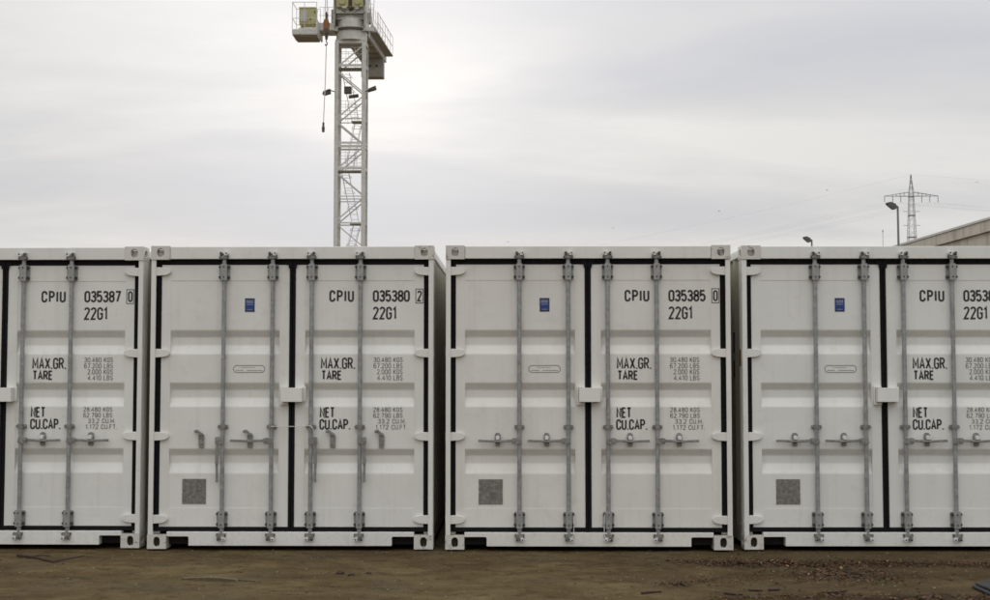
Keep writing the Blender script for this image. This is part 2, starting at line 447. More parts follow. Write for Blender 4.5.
def sill_mesh(mb):
    def half(x0, x1, k):
        pts = [(x0, 0.104)]
        for a in range(0, 91, 15): pts.append((x1-0.014+0.014*math.sin(R(a)), 0.090+0.014*math.cos(R(a))))
        pts.append((x1, 0.026))
        return pts
    L_ = half(0.1635, 0.352, 1)
    poly = [(0.1635, 0.143)] + L_ + [(CW-p[0], p[1]) for p in reversed(L_)] + [(CW-0.1635, 0.143)]
    mb.prism(poly, 0.010, 0.095)
def post_mesh(mb, x0=0.0):
    mb.box(0.002, 0.043, 0.008, 0.075, 0.119, 2.472)
    mb.box(0.002, 0.030, 0.075, 0.165, 0.119, 2.472)
    mb.box(0.0305, 0.085, 0.082, 0.165, 0.119, 2.472)
def rear_post_mesh(mb):
    mb.box(0.002, 0.12, CL-0.16, CL-0.004, 0.119, 2.472)
def side_mesh(mb):
    y = 0.167; xo, xi = 0.014, 0.050
    pts = [(y, xo)]
    while y < CL-0.46:
        for dy, x in ((0.072, xo), (0.068, xi), (0.070, xi), (0.068, xo)):
            y += dy; pts.append((y, x))
    pts.append((CL-0.161, xo))
    for (ya,xa),(yb,xb) in zip(pts, pts[1:]):
        mb.quad((xa,ya,0.165),(xb,yb,0.165),(xb,yb,2.505),(xa,ya,2.505))
        mb.quad((xa+0.003,ya,0.165),(xb+0.003,yb,0.165),(xb+0.003,yb,2.505),(xa+0.003,ya,2.505))
def side_rails(mb):
    mb.box(0.006, 0.066, 0.179, CL-0.179, 2.503, 2.572)
def low_rail(mb):
    mb.box(0.022, 0.030, 0.179, CL-0.179, 0.030, 0.185)
    mb.box(0.030, 0.075, 0.179, CL-0.179, 0.030, 0.038)
def roof_mesh(mb):
    y = 0.105; pts = [(y, 2.560)]
    while y < CL-0.45:
        for dy, z in ((0.09, 2.560), (0.02, 2.545), (0.08, 2.545), (0.02, 2.560)):
            y += dy; pts.append((y, z))
    pts.append((CL-0.02, 2.560))
    for (ya,za),(yb,zb) in zip(pts, pts[1:]):
        mb.quad((0.05,ya,za),(CW-0.05,ya,za),(CW-0.05,yb,zb),(0.05,yb,zb))
def rear_mesh(mb):
    x = 0.12; pts = [(x, 0.0)]
    while x < CW-0.40:
        for dx, y in ((0.11,0.0),(0.018,0.045),(0.104,0.045),(0.018,0.0)):
            x += dx; pts.append((x, y))
    pts.append((CW-0.12, 0.0))
    for (xa,ya),(xb,yb) in zip(pts, pts[1:]):
        mb.quad((xa,CL-0.02-ya,0.12),(xb,CL-0.02-yb,0.12),(xb,CL-0.02-yb,2.52),(xa,CL-0.02-ya,2.52))
    mb.box(0.163, CW-0.163, CL-0.15, CL-0.012, 0.03, 0.14)
    mb.box(0.163, CW-0.163, CL-0.10, CL-0.012, 2.49, 2.573)

RODX = (0.631, 1.050, CW-1.050, CW-0.631)
def rod_mesh(mb): mb.bar((0,0.024,0.13),(0,0.024,2.475), 0.0185, 14)
def bracket_mesh(mb):
    mb.prism([(-0.046,-0.058),(-0.046,0.058),(-0.040,0.065),(0.040,0.065),(0.046,0.058),(0.046,-0.058),(0.040,-0.065),(-0.040,-0.065)], 0.036, 0.0495)
    mb.prism([(-0.025,-0.072),(-0.027,0.06),(-0.02,0.07),(0.02,0.07),(0.027,0.06),(0.025,-0.072)], -0.006, 0.0365)
    for sx in (-1, 1):
        for sz in (-1, 1): mb.cur = 1; mb.bar((sx*0.038, 0.018, sz*0.044),(sx*0.038,0.038,sz*0.044), 0.012, 6)
    for sz in (-1, 1): mb.bar((0,-0.010,sz*0.044),(0,-0.004,sz*0.044), 0.007, 6)
    mb.cur = 0
def guide_mesh(mb):
    mb.prism([(-0.044,-0.012),(-0.040,0.014),(0.040,0.014),(0.044,-0.012),(0.03,-0.018),(-0.03,-0.018)], 0.034, 0.0495)
    mb.bar((0,0.024,-0.017),(0,0.024,0.017), 0.026, 12)
    for sx in (-1, 1): mb.bar((sx*0.034,0.022,0.0),(sx*0.034,0.036,0.0), 0.011, 6)
def cam_mesh(mb):           # claw of the rod that bites into the keeper (top; z up = towards the header)
    mb.bar((0,0.022,-0.02),(0,0.022,0.040), 0.016, 10)
    mb.prism([(-0.030,0.036),(-0.034,0.056),(-0.012,0.058),(-0.004,0.072),(0.016,0.074),(0.030,0.060),(0.034,0.040),(0.010,0.030)], -0.012, 0.009)
def keeper_mesh(mb):
    mb.prism([(-0.042,0.028),(-0.030,0.070),(-0.018,0.076),(0.022,0.078),(0.040,0.062),(0.042,0.030)], 0.0, 0.0098)
    mb.prism([(-0.032,0.060),(-0.032,0.088),(-0.022,0.092),(-0.006,0.082),(-0.008,0.070)], -0.024, 0.004)
    mb.cur = 1
    mb.prism([(0.008,0.060),(0.012,0.088),(0.034,0.094),(0.040,0.076),(0.028,0.058)], -0.030, 0.004)
    mb.cur = 2
    mb.bar((0.026,-0.036,0.078),(0.026,-0.0305,0.078), 0.007, 6); mb.bar((-0.020,-0.030,0.078),(-0.020,-0.0245,0.078), 0.009, 6); mb.bar((-0.034,-0.006,0.045),(-0.034,0.0,0.045), 0.009, 6); mb.bar((0.034,-0.006,0.045),(0.034,0.0,0.045), 0.009, 6)
    mb.cur = 0
def handle_closed(mb):      # reaches in -x from the rod
    mb.prism([(-0.062,-0.024),(-0.066,0.018),(-0.05,0.026),(0.012,0.024),(0.022,-0.02),(-0.03,-0.03)], -0.004, 0.008)
    mb.prism([(-0.062,-0.012),(-0.062,0.013),(-0.20,0.006),(-0.35,0.012),(-0.352,-0.010),(-0.20,-0.014)], 0.000, 0.012)
    mb.bar((-0.045,-0.010,0.0),(-0.045,0.010,0.0), 0.014, 8)
    mb.bar((-0.20,0.002,-0.001),(-0.20,0.012,-0.001), 0.018, 8)
def handle_open(mb):        # hanging down beside the rod
    mb.prism([(-0.060,-0.030),(-0.060,0.030),(-0.020,0.034),(0.018,0.026),(0.018,-0.024),(-0.02,-0.034)], -0.004, 0.008)
    mb.prism([(-0.052,-0.03),(-0.030,-0.03),(-0.028,-0.15),(-0.034,-0.22),(-0.032,-0.352),(-0.052,-0.354),(-0.052,-0.25),(-0.058,-0.16)], 0.000, 0.014)
    mb.bar((-0.040,-0.008,0.0),(-0.040,0.012,0.0), 0.014, 8)
    mb.bar((-0.042,-0.006,-0.185),(-0.042,0.016,-0.185), 0.017, 8)
def retainer_closed(mb):
    mb.prism([(-0.018,-0.052),(-0.020,-0.02),(-0.026,0.02),(-0.022,0.05),(-0.010,0.062),(0.010,0.062),(0.022,0.05),(0.026,0.02),(0.020,-0.02),(0.018,-0.052)], 0.030, 0.0525)
    mb.prism([(-0.050,-0.018),(-0.050,-0.008),(0.050,-0.006),(0.052,-0.016)], -0.012, 0.030)
    mb.cur = 1
    mb.prism([(-0.014,0.004),(-0.016,0.030),(0.0,0.040),(0.016,0.030),(0.014,0.004)], -0.006, 0.0295)
    mb.cur = 0
def retainer_open(mb):
    mb.prism([(-0.022,-0.062),(-0.024,0.030),(-0.016,0.052),(0.016,0.052),(0.024,0.030),(0.022,-0.062),(0.012,-0.070),(-0.012,-0.070)], 0.034, 0.0525)
    mb.prism([(-0.058,0.060),(-0.056,0.082),(-0.030,0.088),(-0.006,0.066),(0.020,0.052),(0.012,0.030),(-0.012,0.044),(-0.034,0.060)], 0.014, 0.034)
    mb.bar((0.0,0.026,-0.034),(0.0,0.036,-0.034), 0.011, 8)
    mb.bar((-0.046,0.006,0.073),(-0.046,0.036,0.073), 0.012, 8)
def lockbox_mesh(mb):
    x0,x1,z0,z1,y0,y1 = 1.139,1.318,1.250,1.370,-0.040,0.0485
    mb.box(x0,x1,y0,y0+0.005,z0,z1); mb.box(x0,x0+0.005,y0+0.005,y1,z0,z1); mb.box(x1-0.005,x1,y0+0.005,y1,z0,z1)
    mb.box(x0+0.005,x1-0.005,y0+0.005,y1,z1-0.005,z1)
    mb.box(x1,x1+0.024,y1-0.010,y1,z0+0.004,z1+0.010)
def lockbox_back(mb):
    mb.box(1.122,1.1905,0.022,0.0485,1.224,1.2485); mb.box(1.122,1.1365,0.034,0.0485,1.2485,1.384)
    mb.box(1.1365,1.1905,0.034,0.0485,1.3725,1.384)

BIG = [('22G1', 1.911,2.118,1.957,2.068,0.0155), ('MAX.GR.', 1.466,1.762,1.530,1.630,0.0138), ('TARE', 1.470,1.648,1.436,1.519,0.0142),
       ('NET', 1.460,1.590,1.112,1.204,0.0145), ('CU.CAP.', 1.457,1.724,1.010,1.102,0.0145), ('CPIU', 1.535,1.748,2.109,2.211,0.0168)]
SMALL = [('30.480 KGS',1.920,2.171,1.588,1.632), ('67.200 LBS',1.920,2.171,1.536,1.580), ('2.000 KGS',1.950,2.171,1.485,1.529), ('4.410 LBS',1.952,2.171,1.434,1.478),
         ('28.480 KGS',1.920,2.172,1.162,1.203), ('62.790 LBS',1.920,2.172,1.112,1.153), ('33.2 CU.M.',1.960,2.200,1.062,1.103), ('1.172 CU.FT.',1.940,2.214,1.012,1.053)]
YT = DY+0.0015

def seal_wire(pts, parent):
    part('seal_wire', GALV_B, parent, lambda mb: mb.tube(pts, 0.0032, 5))

def container(label, number, check, loc, rotz, pi_, states, plates=True, seed=0):
    """states: four of 'c' (handle closed) / 'h' (closed handle, open catch) / 'o' (handle hanging, open catch)"""
    P, CM = PAINTS[pi_], CAST[pi_]
    root = thing('shipping_container', label, 'container', loc, rotz, 'white shipping containers standing in a row')
    for k, (x, y, z, sx, sy, top) in enumerate([(x, y, z, sx, sy, z > 1) for z in (0.0, CH-0.118) for (y, sy) in ((0.0,-1),(CL-0.178,1)) for (x, sx) in ((0.0,-1),(CW-0.162,1))]):
        part('corner_casting', [CM, SOIL_SHADE], root, lambda mb: casting(mb, x, y, z, sx, sy, top), ('casting', k), 0.004)
    for s_ in (0, 1):
        mir = (lambda b: (lambda mb: (b(mb), mb.mirror_x(CW/2)))) if s_ else (lambda b: b)
        part('corner_post', P, root, mir(post_mesh), ('post', s_), 0.004)
        part('corner_post', P, root, mir(rear_post_mesh), ('rpost', s_), 0.004)
        part('side_panel', SIDE_SHADE, root, mir(side_mesh), ('side', s_))
        part('top_side_rail', P, root, mir(side_rails), ('trail', s_), 0.004)
        part('bottom_side_rail', P, root, mir(low_rail), ('brail', s_))
    part('roof_panel', P, root, roof_mesh, 'roof')
    part('rear_wall', P, root, rear_mesh, 'rear')
    part('floor', PLYWOOD, root, lambda mb: mb.box(0.06, CW-0.06, 0.155, CL-0.16, 0.145, 0.172), 'cfloor')
    part('underframe_shade', TAR, root, lambda mb: (mb.box(0.08, CW-0.08, 0.100, 0.106, 0.030, 0.104), [mb.box(0.08, CW-0.08, y_, y_+0.045, 0.040, 0.1445) for y_ in (0.45, 1.1, 1.75, 2.4, 3.05, 3.7, 4.35, 5.0, 5.6)], mb.box(0.08, 0.10, 0.106, 5.7, 0.05, 0.14), mb.box(CW-0.10, CW-0.08, 0.106, 5.7, 0.05, 0.14)), 'underframe_shade')  # cross members, plus an added black panel as shade in the sill notches
    part('door_header', P, root, lambda mb: (mb.box(0.1635, CW-0.1635, 0.010, 0.085, 2.4785, 2.585), mb.box(0.1635, CW-0.1635, 0.085, 0.16, 2.500, 2.583)), 'header', 0.004)
    part('door_sill', P, root, sill_mesh, 'sill', 0.003)
    doors = []
    for s_ in (0, 1):
        mir = (lambda b: (lambda mb: (b(mb), mb.mirror_x(CW/2)))) if s_ else (lambda b: b)
        d = part('door', P, root, mir(door_mesh), ('door', s_), 0.0)
        doors.append(d)
        for z in HINGE_Z:
            h = part('hinge', P, d, mir(hinge_mesh), ('hinge', s_), 0.003); h.location.z = z
        part('rubber_seal', RUBBER, d, mir(gasket_mesh), ('gasket', s_), 0.004)
    # lettering on the right-hand door
    dr = doors[1]
    for (s_, x0, x1, z0, z1, st) in BIG:
        part('lettering', INK, dr, lambda mb: text_mesh(mb, s_, x0, x1, z0, z1, st, YT, 0.26 if s_ != 'CPIU' else 0.36), ('big', s_))
    for (s_, x0, x1, z0, z1) in SMALL:
        part('lettering', INK_S, dr, lambda mb: text_mesh(mb, s_, x0, x1, z0, z1, 0.0060, YT, 0.26), ('small', s_))
    part('lettering', INK, dr, lambda mb: text_mesh(mb, number, 1.911, 2.231, 2.109, 2.211, 0.0168, YT, 0.22))
    def chk(mb):
        text_mesh(mb, check, 2.2935, 2.3345, 2.112, 2.207, 0.0135, DY-0.0015)
        ribbon(mb, [(2.2825,2.099),(2.3435,2.099),(2.3435,2.220),(2.2825,2.220)], 0.0028, DY-0.0020, True)
    # the check digit's box sits on the door frame and hinge stile
    part('check_digit', INK, dr, chk)
    # left-hand door: sticker, oval plate, data plate
    dl = doors[0]
    def sticker(mb):
        mb.cur = 0; mb.box(0.806, 0.890, YT-0.0012, YT+0.001, 2.024, 2.141)
        mb.cur = 1; mb.box(0.811, 0.885, YT-0.0020, YT-0.0013, 2.033, 2.132)
        mb.cur = 2
        for i in range(5):
            x = 0.818+i*0.0125
            mb.box(x, x+0.0085, YT-0.0028, YT-0.0021, 2.098, 2.124)
        mb.box(0.820, 0.876, YT-0.0028, YT-0.0021, 2.083, 2.090)
        mb.box(0.822, 0.872, YT-0.0028, YT-0.0021, 2.040, 2.046)
    part('sticker', [BLUE_D, BLUE, STK_L], dl, sticker, 'sticker')
    def oval(mb):
        pts = arc(0.742,1.531,0.030,0.030,90,270,8)+arc(0.952,1.531,0.030,0.030,-90,90,8)
        ribbon(mb, pts, 0.0028, YT, True)
        rng = random.Random(5)
        x = 0.785
        while x < 0.90: ribbon(mb, [(x,1.545),(x+0.010,1.545)], 0.0022, YT); x += 0.0145
        x = 0.735
        while x < 0.955:
            if not 0.80 < x < 0.825: ribbon(mb, [(x,1.518),(x+0.009,1.518)], 0.0035, YT)
            x += 0.0135
    part('oval_marking', INK_S, dl, oval, 'oval')
    if plates:
        def dplate(mb):
            mb.cur = 0
            mb.prism([(0.283,0.376),(0.488,0.376),(0.488,0.478),(0.483,0.483),(0.488,0.488),(0.488,0.590),(0.283,0.590),(0.283,0.488),(0.288,0.483),(0.283,0.478)], YT-0.002, YT+0.0012)
            mb.cur = 1
            for x in (0.289, 0.482):
                for z in (0.384, 0.582): mb.bar((x,YT-0.0045,z),(x,YT,z), 0.0045, 6)
        part('data_plate', [PLATE, GALV], dl, dplate, 'dplate', 0.0)
    # locking gear
    for i, (x, st) in enumerate(zip(RODX, states)):
        sgn = 1 if i < 2 else -1
        mir = (lambda b: (lambda mb: (b(mb), mb.mirror_x(0.0)))) if sgn < 0 else (lambda b: b)
        rod = part('lock_rod', GALV, root, rod_mesh, 'rod', loc=(x, 0, 0))
        for z in (2.366, 0.250): part('rod_bracket', [GALV_L, GALV_X], rod, bracket_mesh, 'bracket', loc=(0,0,z))
        part('rod_guide', GALV_D, rod, guide_mesh, 'guide', loc=(0,0,1.038))
        part('cam', GALV_D, rod, mir(cam_mesh), ('cam', sgn), loc=(0,0,2.447))
        part('cam_keeper', [GALV_D, GALV_B, GALV_X], rod, mir(keeper_mesh), ('keeper', sgn), loc=(0,0,2.447))
        def flip(b):
            return lambda mb: (b(mb), setattr(mb, 'v', [(v[0], v[1], -v[2]) for v in mb.v]))
        part('cam', GALV_D, rod, flip(mir(cam_mesh)), ('camb', sgn), loc=(0,0,0.162))
        part('cam_keeper', [GALV_D, GALV_B, GALV_X], rod, flip(mir(keeper_mesh)), ('keeperb', sgn), loc=(0,0,0.162))
        hb = handle_open if st == 'o' else handle_closed
        part('handle', GALV_D, rod, mir(hb), ('handle', hb.__name__, sgn), 0.002, loc=(0,0,0.918))
        rb = retainer_closed if st == 'c' else retainer_open
        part('handle_catch', [GALV_D, GALV_B], rod, mir(rb) if st != 'o' else rb, ('ret', rb.__name__, sgn if st != 'o' else 0), 0.002, loc=(-0.186*sgn,0,0.925))
    lb = part('lock_box', P, root, lockbox_mesh, 'lockbox', 0.003)
    part('lock_box_bracket', P, lb, lockbox_back, 'lockback', 0.002)
    return root, doors

GY = 0.0
C1, _ = container('white shipping container CPIU 035387, cut off by the left edge of the photo', '035387', '0', (-5.657, 0.07, GY), R(-0.35), 0, 'cccc')
C2, C2d = container('white shipping container CPIU 035380 with door handles hanging loose', '035380', '2', (-3.1386, 0.0, GY), 0.0, 1, 'ohoo')
C3, C3d = container('white shipping container CPIU 035385 in front of the camera, all handles closed', '035385', '0', (-0.596, -0.01, GY), 0.0, 2, 'cccc')
C4, C4d = container('white shipping container below the street lamp, cut off by the right edge', '035386', '5', (1.944, 0.03, GY), R(0.6), 3, 'cccc')
seal_wire([(1.05,-0.006,1.040),(1.14,0.000,1.043),(1.22,0.030,1.038),(1.30,0.004,1.042),(1.388,-0.008,1.048),(1.41,-0.012,1.022),(1.425,-0.006,0.99)], C2)
seal_wire([(1.352,-0.016,0.30),(1.347,-0.018,0.20),(1.350,-0.018,0.115),(1.372,-0.022,0.085),(1.41,-0.024,0.088)], C3)
seal_wire([(1.088,-0.016,0.29),(1.092,-0.018,0.20),(1.088,-0.018,0.12),(1.066,-0.022,0.09)], C3)
ORANGE = simple_mat('brown_placard', (0.20, 0.095, 0.03), 0.6, scale=40)
MAROON = simple_mat('dark_red_placard', (0.14, 0.02, 0.02), 0.6, scale=40)
NAVY = simple_mat('dark_blue_placard', (0.02, 0.03, 0.11), 0.6, scale=40)
part('placard', ORANGE, C4, lambda mb: mb.box(-0.0015, 0.0015, 0.085, 0.150, 1.555, 1.70))
part('placard', MAROON, C4, lambda mb: mb.box(0.0105, 0.0135, 0.455, 0.520, 1.46, 1.61))
part('placard', NAVY, C4, lambda mb: mb.box(0.0105, 0.0135, 0.455, 0.520, 1.68, 1.86))

# ---------------------------------------------------------------- ground
def axis(lo, hi, step, far, grow=1.35):
    v = []; x = lo
    while x <= hi+1e-6: v.append(x); x += step
    s_ = step; a = lo; L_ = []
    while a > -far: s_ *= grow; a -= s_; L_.append(a)
    s_ = step; b = v[-1]; Rr = []
    while b < far: s_ *= grow; b += s_; Rr.append(b)
    return list(reversed(L_))+v+Rr
gx = axis(-5.4, 5.4, 0.03, 3000); gyy = axis(-4.2, 0.35, 0.022, 3000)
def ridge(x, y, x0, y0, lx, ly, h, ang=0.0):
    c, s_ = math.cos(ang), math.sin(ang); u = (x-x0)*c+(y-y0)*s_; v = -(x-x0)*s_+(y-y0)*c
    return h*math.exp(-(u/lx)**2-(v/ly)**2)
def gheight(x, y):
    if not (-6 < x < 6 and -6 < y < 0.6): return -0.03
    h = 0.013*mnoise.noise((x*0.9, y*1.6, 1.0))+0.007*mnoise.noise((x*3.1, y*4.5, 5.0))+0.0038*mnoise.noise((x*11, y*13, 9.0))+0.0018*mnoise.noise((x*31, y*33, 2.0))
    h += ridge(x, y, -2.22, -1.70, 0.20, 0.022, 0.020, 0.03)-ridge(x, y, -2.20, -1.78, 0.18, 0.03, 0.012, 0.02)
    h += ridge(x, y, -1.55, -1.86, 0.26, 0.03, -0.012)+ridge(x, y, -0.85, -1.52, 0.30, 0.035, 0.010, 0.05)+ridge(x, y, -0.3, -1.9, 0.25, 0.03, 0.010, -0.04)
    h += ridge(x, y, 2.4, -0.8, 1.5, 0.10, 0.012)
    f = min(1.0, max(0.0, (-0.02-y)/0.5))
    h = h*(0.25+0.75*f) - 0.010 - 0.006*(1-f)
    e_ = min(1.0, max(0.0, (5.4-abs(x))/0.8))*min(1.0, max(0.0, (y+4.2)/0.6))
    return h*e_-0.03*(1-e_)
mb = MB(); nx = len(gx)
mb.v = [(x, y, gheight(x, y)) for y in gyy for x in gx]
mb.f = [(j*nx+i, j*nx+i+1, (j+1)*nx+i+1, (j+1)*nx+i) for j in range(len(gyy)-1) for i in range(nx-1)]
t = MT('yard_dirt')
v = t.coord('Position'); vs = t.coord('Position', scale=(0.8, 1.5, 1))
a = t.noise(vs, 1.5, 9, 0.66, 0.7); b = t.noise(v, 5.5, 8, 0.68); c_ = t.noise(v, 46, 6, 0.7); d_ = t.noise(t.coord('Position', scale=(0.8,1.9,1), loc=(4,2,0)), 3.0, 8, 0.66, 1.0)
col = t.ramp(a, [(0.32, (0.070,0.049,0.026)), (0.48, (0.128,0.099,0.060)), (0.66, (0.195,0.162,0.105))])
col = t.mix(t.ramp(t.noise(v, 1.3, 5, 0.6, 0.4), [(0.50, 0.0), (0.66, 0.65)]), col, (0.120,0.107,0.078))
col = t.mix(t.ramp(b, [(0.36, 0.65), (0.50, 0.0)]), col, (0.060,0.040,0.021))
col = t.mix(t.ramp(d_, [(0.58, 0.0), (0.76, 0.55)]), col, (0.235,0.205,0.140))
col = t.mix(t.ramp(t.noise(v, 2.1, 5), [(0.52, 0.0), (0.72, 0.45)]), col, (0.092,0.082,0.040))
col = t.mix(t.ramp(c_, [(0.25, 0.45), (0.5, 0.0)]), col, (0.055,0.040,0.022))
col = t.mix(t.ramp(c_, [(0.64, 0.0), (0.84, 0.35)]), col, (0.22,0.19,0.13))
# dark humus where leaves have rotted: strips on the right-hand side
sp_ = t.N('ShaderNodeSeparateXYZ'); t.L(v, sp_.inputs[0])
wob = t.math('MULTIPLY', t.math('SUBTRACT', t.noise(v, 3.2, 6, 0.65), 0.5), 0.9)
def strip(yc, hw_): return t.math('MAXIMUM', t.math('SUBTRACT', 1.0, t.math('DIVIDE', t.math('ABSOLUTE', t.math('ADD', t.math('SUBTRACT', sp_.outputs['Y'], yc), wob)), hw_)), 0.0)
side = t.ramp(t.math('ADD', t.math('MULTIPLY', sp_.outputs['X'], 0.25), wob), [(0.18, 0.0), (0.50, 1.0)])
col = t.mix(t.math('MULTIPLY', side, 0.45), col, (0.062,0.045,0.026))
hum = t.math('MULTIPLY', t.math('MINIMUM', t.math('ADD', strip(-0.80, 0.26), t.math('ADD', strip(-2.38, 0.22), t.math('MULTIPLY', strip(-1.4, 0.35), 0.5))), 0.92), side)
col = t.mix(hum, col, (0.040,0.024,0.012))
col = t.mix(1.0, col, (0.77, 0.70, 0.54), 'MULTIPLY')
t.color(col)
t.rough(t.ramp(a, [(0.3, 0.55), (0.6, 0.9)]))
t.b.inputs['Specular IOR Level'].default_value = 0.06
t.bump(t.math('ADD', t.math('MULTIPLY', b, 0.7), t.math('MULTIPLY', c_, 0.35)), 0.7, 0.014)
ground = link_obj('ground', mb.mesh('ground', smooth=True, fix=False), t.m)
ground['kind'] = 'structure'

# leaf litter, uncountable
rl = random.Random(11)
def scatter(n, fn, smin, smax, mb, ncol):
    for _ in range(n):
        x, y = fn()
        s_ = rl.uniform(smin, smax); a = rl.uniform(0, 2*math.pi); tl = rl.uniform(-0.5, 0.5); tl2 = rl.uniform(-0.4, 0.4)
        z = gheight(x, y)+0.004+rl.random()*0.012
        u = Vector((math.cos(a), math.sin(a), tl)); w_ = Vector((-math.sin(a), math.cos(a), tl2))*rl.uniform(0.35, 0.6)
        c = Vector((x, y, z)); cu = rl.uniform(0.0, 0.35)*s_
        mb.cur = rl.choices(range(ncol), weights=[6, 4, 1.2, 0.18][:ncol])[0]
        b0 = len(mb.v)
        mb.v += [tuple(c-u*s_), tuple(c-u*s_*0.2+w_*s_+Vector((0,0,cu))), tuple(c+u*s_), tuple(c-u*s_*0.2-w_*s_+Vector((0,0,cu))), tuple(c-u*s_*0.1)]
        for f in ((0,4,1),(1,4,2),(2,4,3),(3,4,0)):
            mb.f.append(tuple(b0+i for i in f)); mb.mi.append(mb.cur)
def band(x0, x1, yc, sy): return lambda: (rl.uniform(x0, x1), rl.gauss(yc, sy))
def blob(xc, yc, sx, sy): return lambda: (rl.gauss(xc, sx), rl.gauss(yc, sy))
mb = MB()
scatter(3600, band(1.5, 4.6, -0.80, 0.10), 0.006, 0.014, mb, 4)
scatter(900, band(1.2, 2.2, -0.70, 0.10), 0.008, 0.019, mb, 4)
scatter(1000, blob(2.42, -1.35, 0.26, 0.28), 0.008, 0.020, mb, 4)
scatter(800, band(1.3, 4.6, -2.40, 0.08), 0.008, 0.020, mb, 4)
scatter(130, blob(1.15, -1.85, 0.07, 0.05), 0.008, 0.018, mb, 3)
scatter(140, blob(1.42, -1.65, 0.16, 0.12), 0.008, 0.016, mb, 3)
scatter(350, band(0.4, 4.6, -1.3, 0.7), 0.006, 0.016, mb, 3)
scatter(260, band(-4.4, 0.6, -1.3, 0.7), 0.005, 0.012, mb, 2)
scatter(300, band(-4.4, 4.4, -0.05, 0.03), 0.005, 0.013, mb, 2)
LEAFM = [simple_mat('leaf_dark', (0.050,0.030,0.016), 0.85, var=0.4, scale=40), simple_mat('leaf_rust', (0.100,0.050,0.022), 0.85, var=0.4, scale=40),
         simple_mat('leaf_red', (0.17,0.070,0.030), 0.8, var=0.3, scale=40), simple_mat('leaf_ochre', (0.34,0.20,0.07), 0.8, var=0.3, scale=40)]
lo = link_obj('leaf_litter', mb.mesh('leaf_litter', fix=False), LEAFM)
lo['kind'] = 'stuff'; lo['label'] = 'red-brown leaf litter strewn over the dirt in front of the containers'; lo['category'] = 'leaves'
# pebbles and crumbs
mb = MB()
def pebble(x, y, s_):
    z = gheight(x, y)
    b0 = len(mb.v)
    k = [rl.uniform(0.7, 1.2) for _ in range(6)]
    mb.v += [(x+s_*k[0],y,z+s_*.3),(x,y+s_*k[1],z+s_*.3),(x-s_*k[2],y,z+s_*.3),(x,y-s_*k[3],z+s_*.3),(x,y,z+s_*0.9*k[4]),(x,y,z-s_*.4)]
    for f in ((0,1,4),(1,2,4),(2,3,4),(3,0,4),(1,0,5),(2,1,5),(3,2,5),(0,3,5)): mb.f.append(tuple(b0+i for i in f)); mb.mi.append(mb.cur)
for _ in range(2600):
    mb.cur = rl.choices((0,1,2), (5,3,1))[0]; pebble(rl.uniform(-4.6,4.6), rl.uniform(-3.2,0.02), rl.uniform(0.0025,0.0075))
for _ in range(60):
    mb.cur = rl.choices((0,1), (2,1))[0]; pebble(rl.uniform(-4.6,4.6), rl.uniform(-3.2,-0.1), rl.uniform(0.008,0.016))
PEB = [simple_mat('crumb_brown', (0.085,0.06,0.038), 0.85, scale=50), simple_mat('crumb_tan', (0.17,0.14,0.10), 0.85, scale=50), simple_mat('crumb_pale', (0.30,0.27,0.22), 0.8, scale=50)]
po = link_obj('gravel', mb.mesh('gravel', fix=False), PEB); po['kind'] = 'stuff'
po['label'] = 'small crumbs and pebbles scattered over the dirt yard'; po['category'] = 'gravel'

BARK = simple_mat('twig_bark', (0.045,0.022,0.015), 0.8, var=0.4, scale=50)
def twig(pts, r, label, forks=(), cat='twig', mat=None):
    o = thing('twig', label, cat, (pts[0][0], pts[0][1], 0.0), 0, 'sticks lying on the dirt')
    ox, oy = pts[0][0], pts[0][1]
    def lift(P): return [(x-ox, y-oy, gheight(x, y)+r*0.8+dz) for (x, y, dz) in P]
    def b(mb_):
        q_ = lift(pts); n = len(q_)-1
        for i in range(n): mb_.bar(q_[i], q_[i+1], r*(1-0.5*i/n), 7, r*(1-0.5*(i+1)/n))
    part('stem', mat or BARK, o, b)
    for f in forks:
        def bf(mb_):
            q_ = lift(f); n = len(q_)-1
            for i in range(n): mb_.bar(q_[i], q_[i+1], r*0.6*(1-0.5*i/n), 6, r*0.6*(1-0.5*(i+1)/n))
        part('side_branch', mat or BARK, o, bf)
    return o
twig([(-4.06,-0.50,0.01),(-3.95,-0.56,0.008),(-3.86,-0.60,0.004),(-3.76,-0.70,0.0),(-3.66,-0.78,0.0)], 0.013, 'forked dark stick lying before the leftmost container',
     [[(-3.95,-0.56,0.008),(-3.84,-0.57,0.02),(-3.76,-0.58,0.015)], [(-3.66,-0.78,0.0),(-3.56,-0.73,0.015),(-3.46,-0.66,0.03)], [(-3.70,-0.74,0.0),(-3.62,-0.86,0.0)]])
twig([(2.12,-2.24,0.0),(2.20,-2.20,0.0),(2.27,-2.15,0.0)], 0.011, 'short dark stick on the dirt nearest the dark steel bars')
twig([(1.42,-2.22,0.0),(1.48,-2.25,0.0),(1.54,-2.27,0.0)], 0.010, 'small dark stick left of the two dark bark pieces')
twig([(1.60,-2.12,0.0),(1.66,-2.13,0.0),(1.70,-2.12,0.0)], 0.010, 'dark bark piece, left one of a close pair on the dirt')
twig([(1.74,-2.11,0.0),(1.79,-2.12,0.0),(1.82,-2.11,0.0)], 0.012, 'dark bark piece, right one of a close pair on the dirt')
twig([(0.86,-2.24,0.0),(0.92,-2.19,0.0),(1.0,-2.16,0.0)], 0.010, 'small stick lying in front of the container CPIU 035385')
LATH = simple_mat('weathered_wood', (0.105, 0.080, 0.045), 0.85, var=0.35, scale=30)
lath = thing('wooden_lath', 'thin weathered wooden lath half sunk in the dirt, left foreground', 'lath', (-2.22, -1.72, gheight(-2.22, -1.72)-0.008), R(-4))
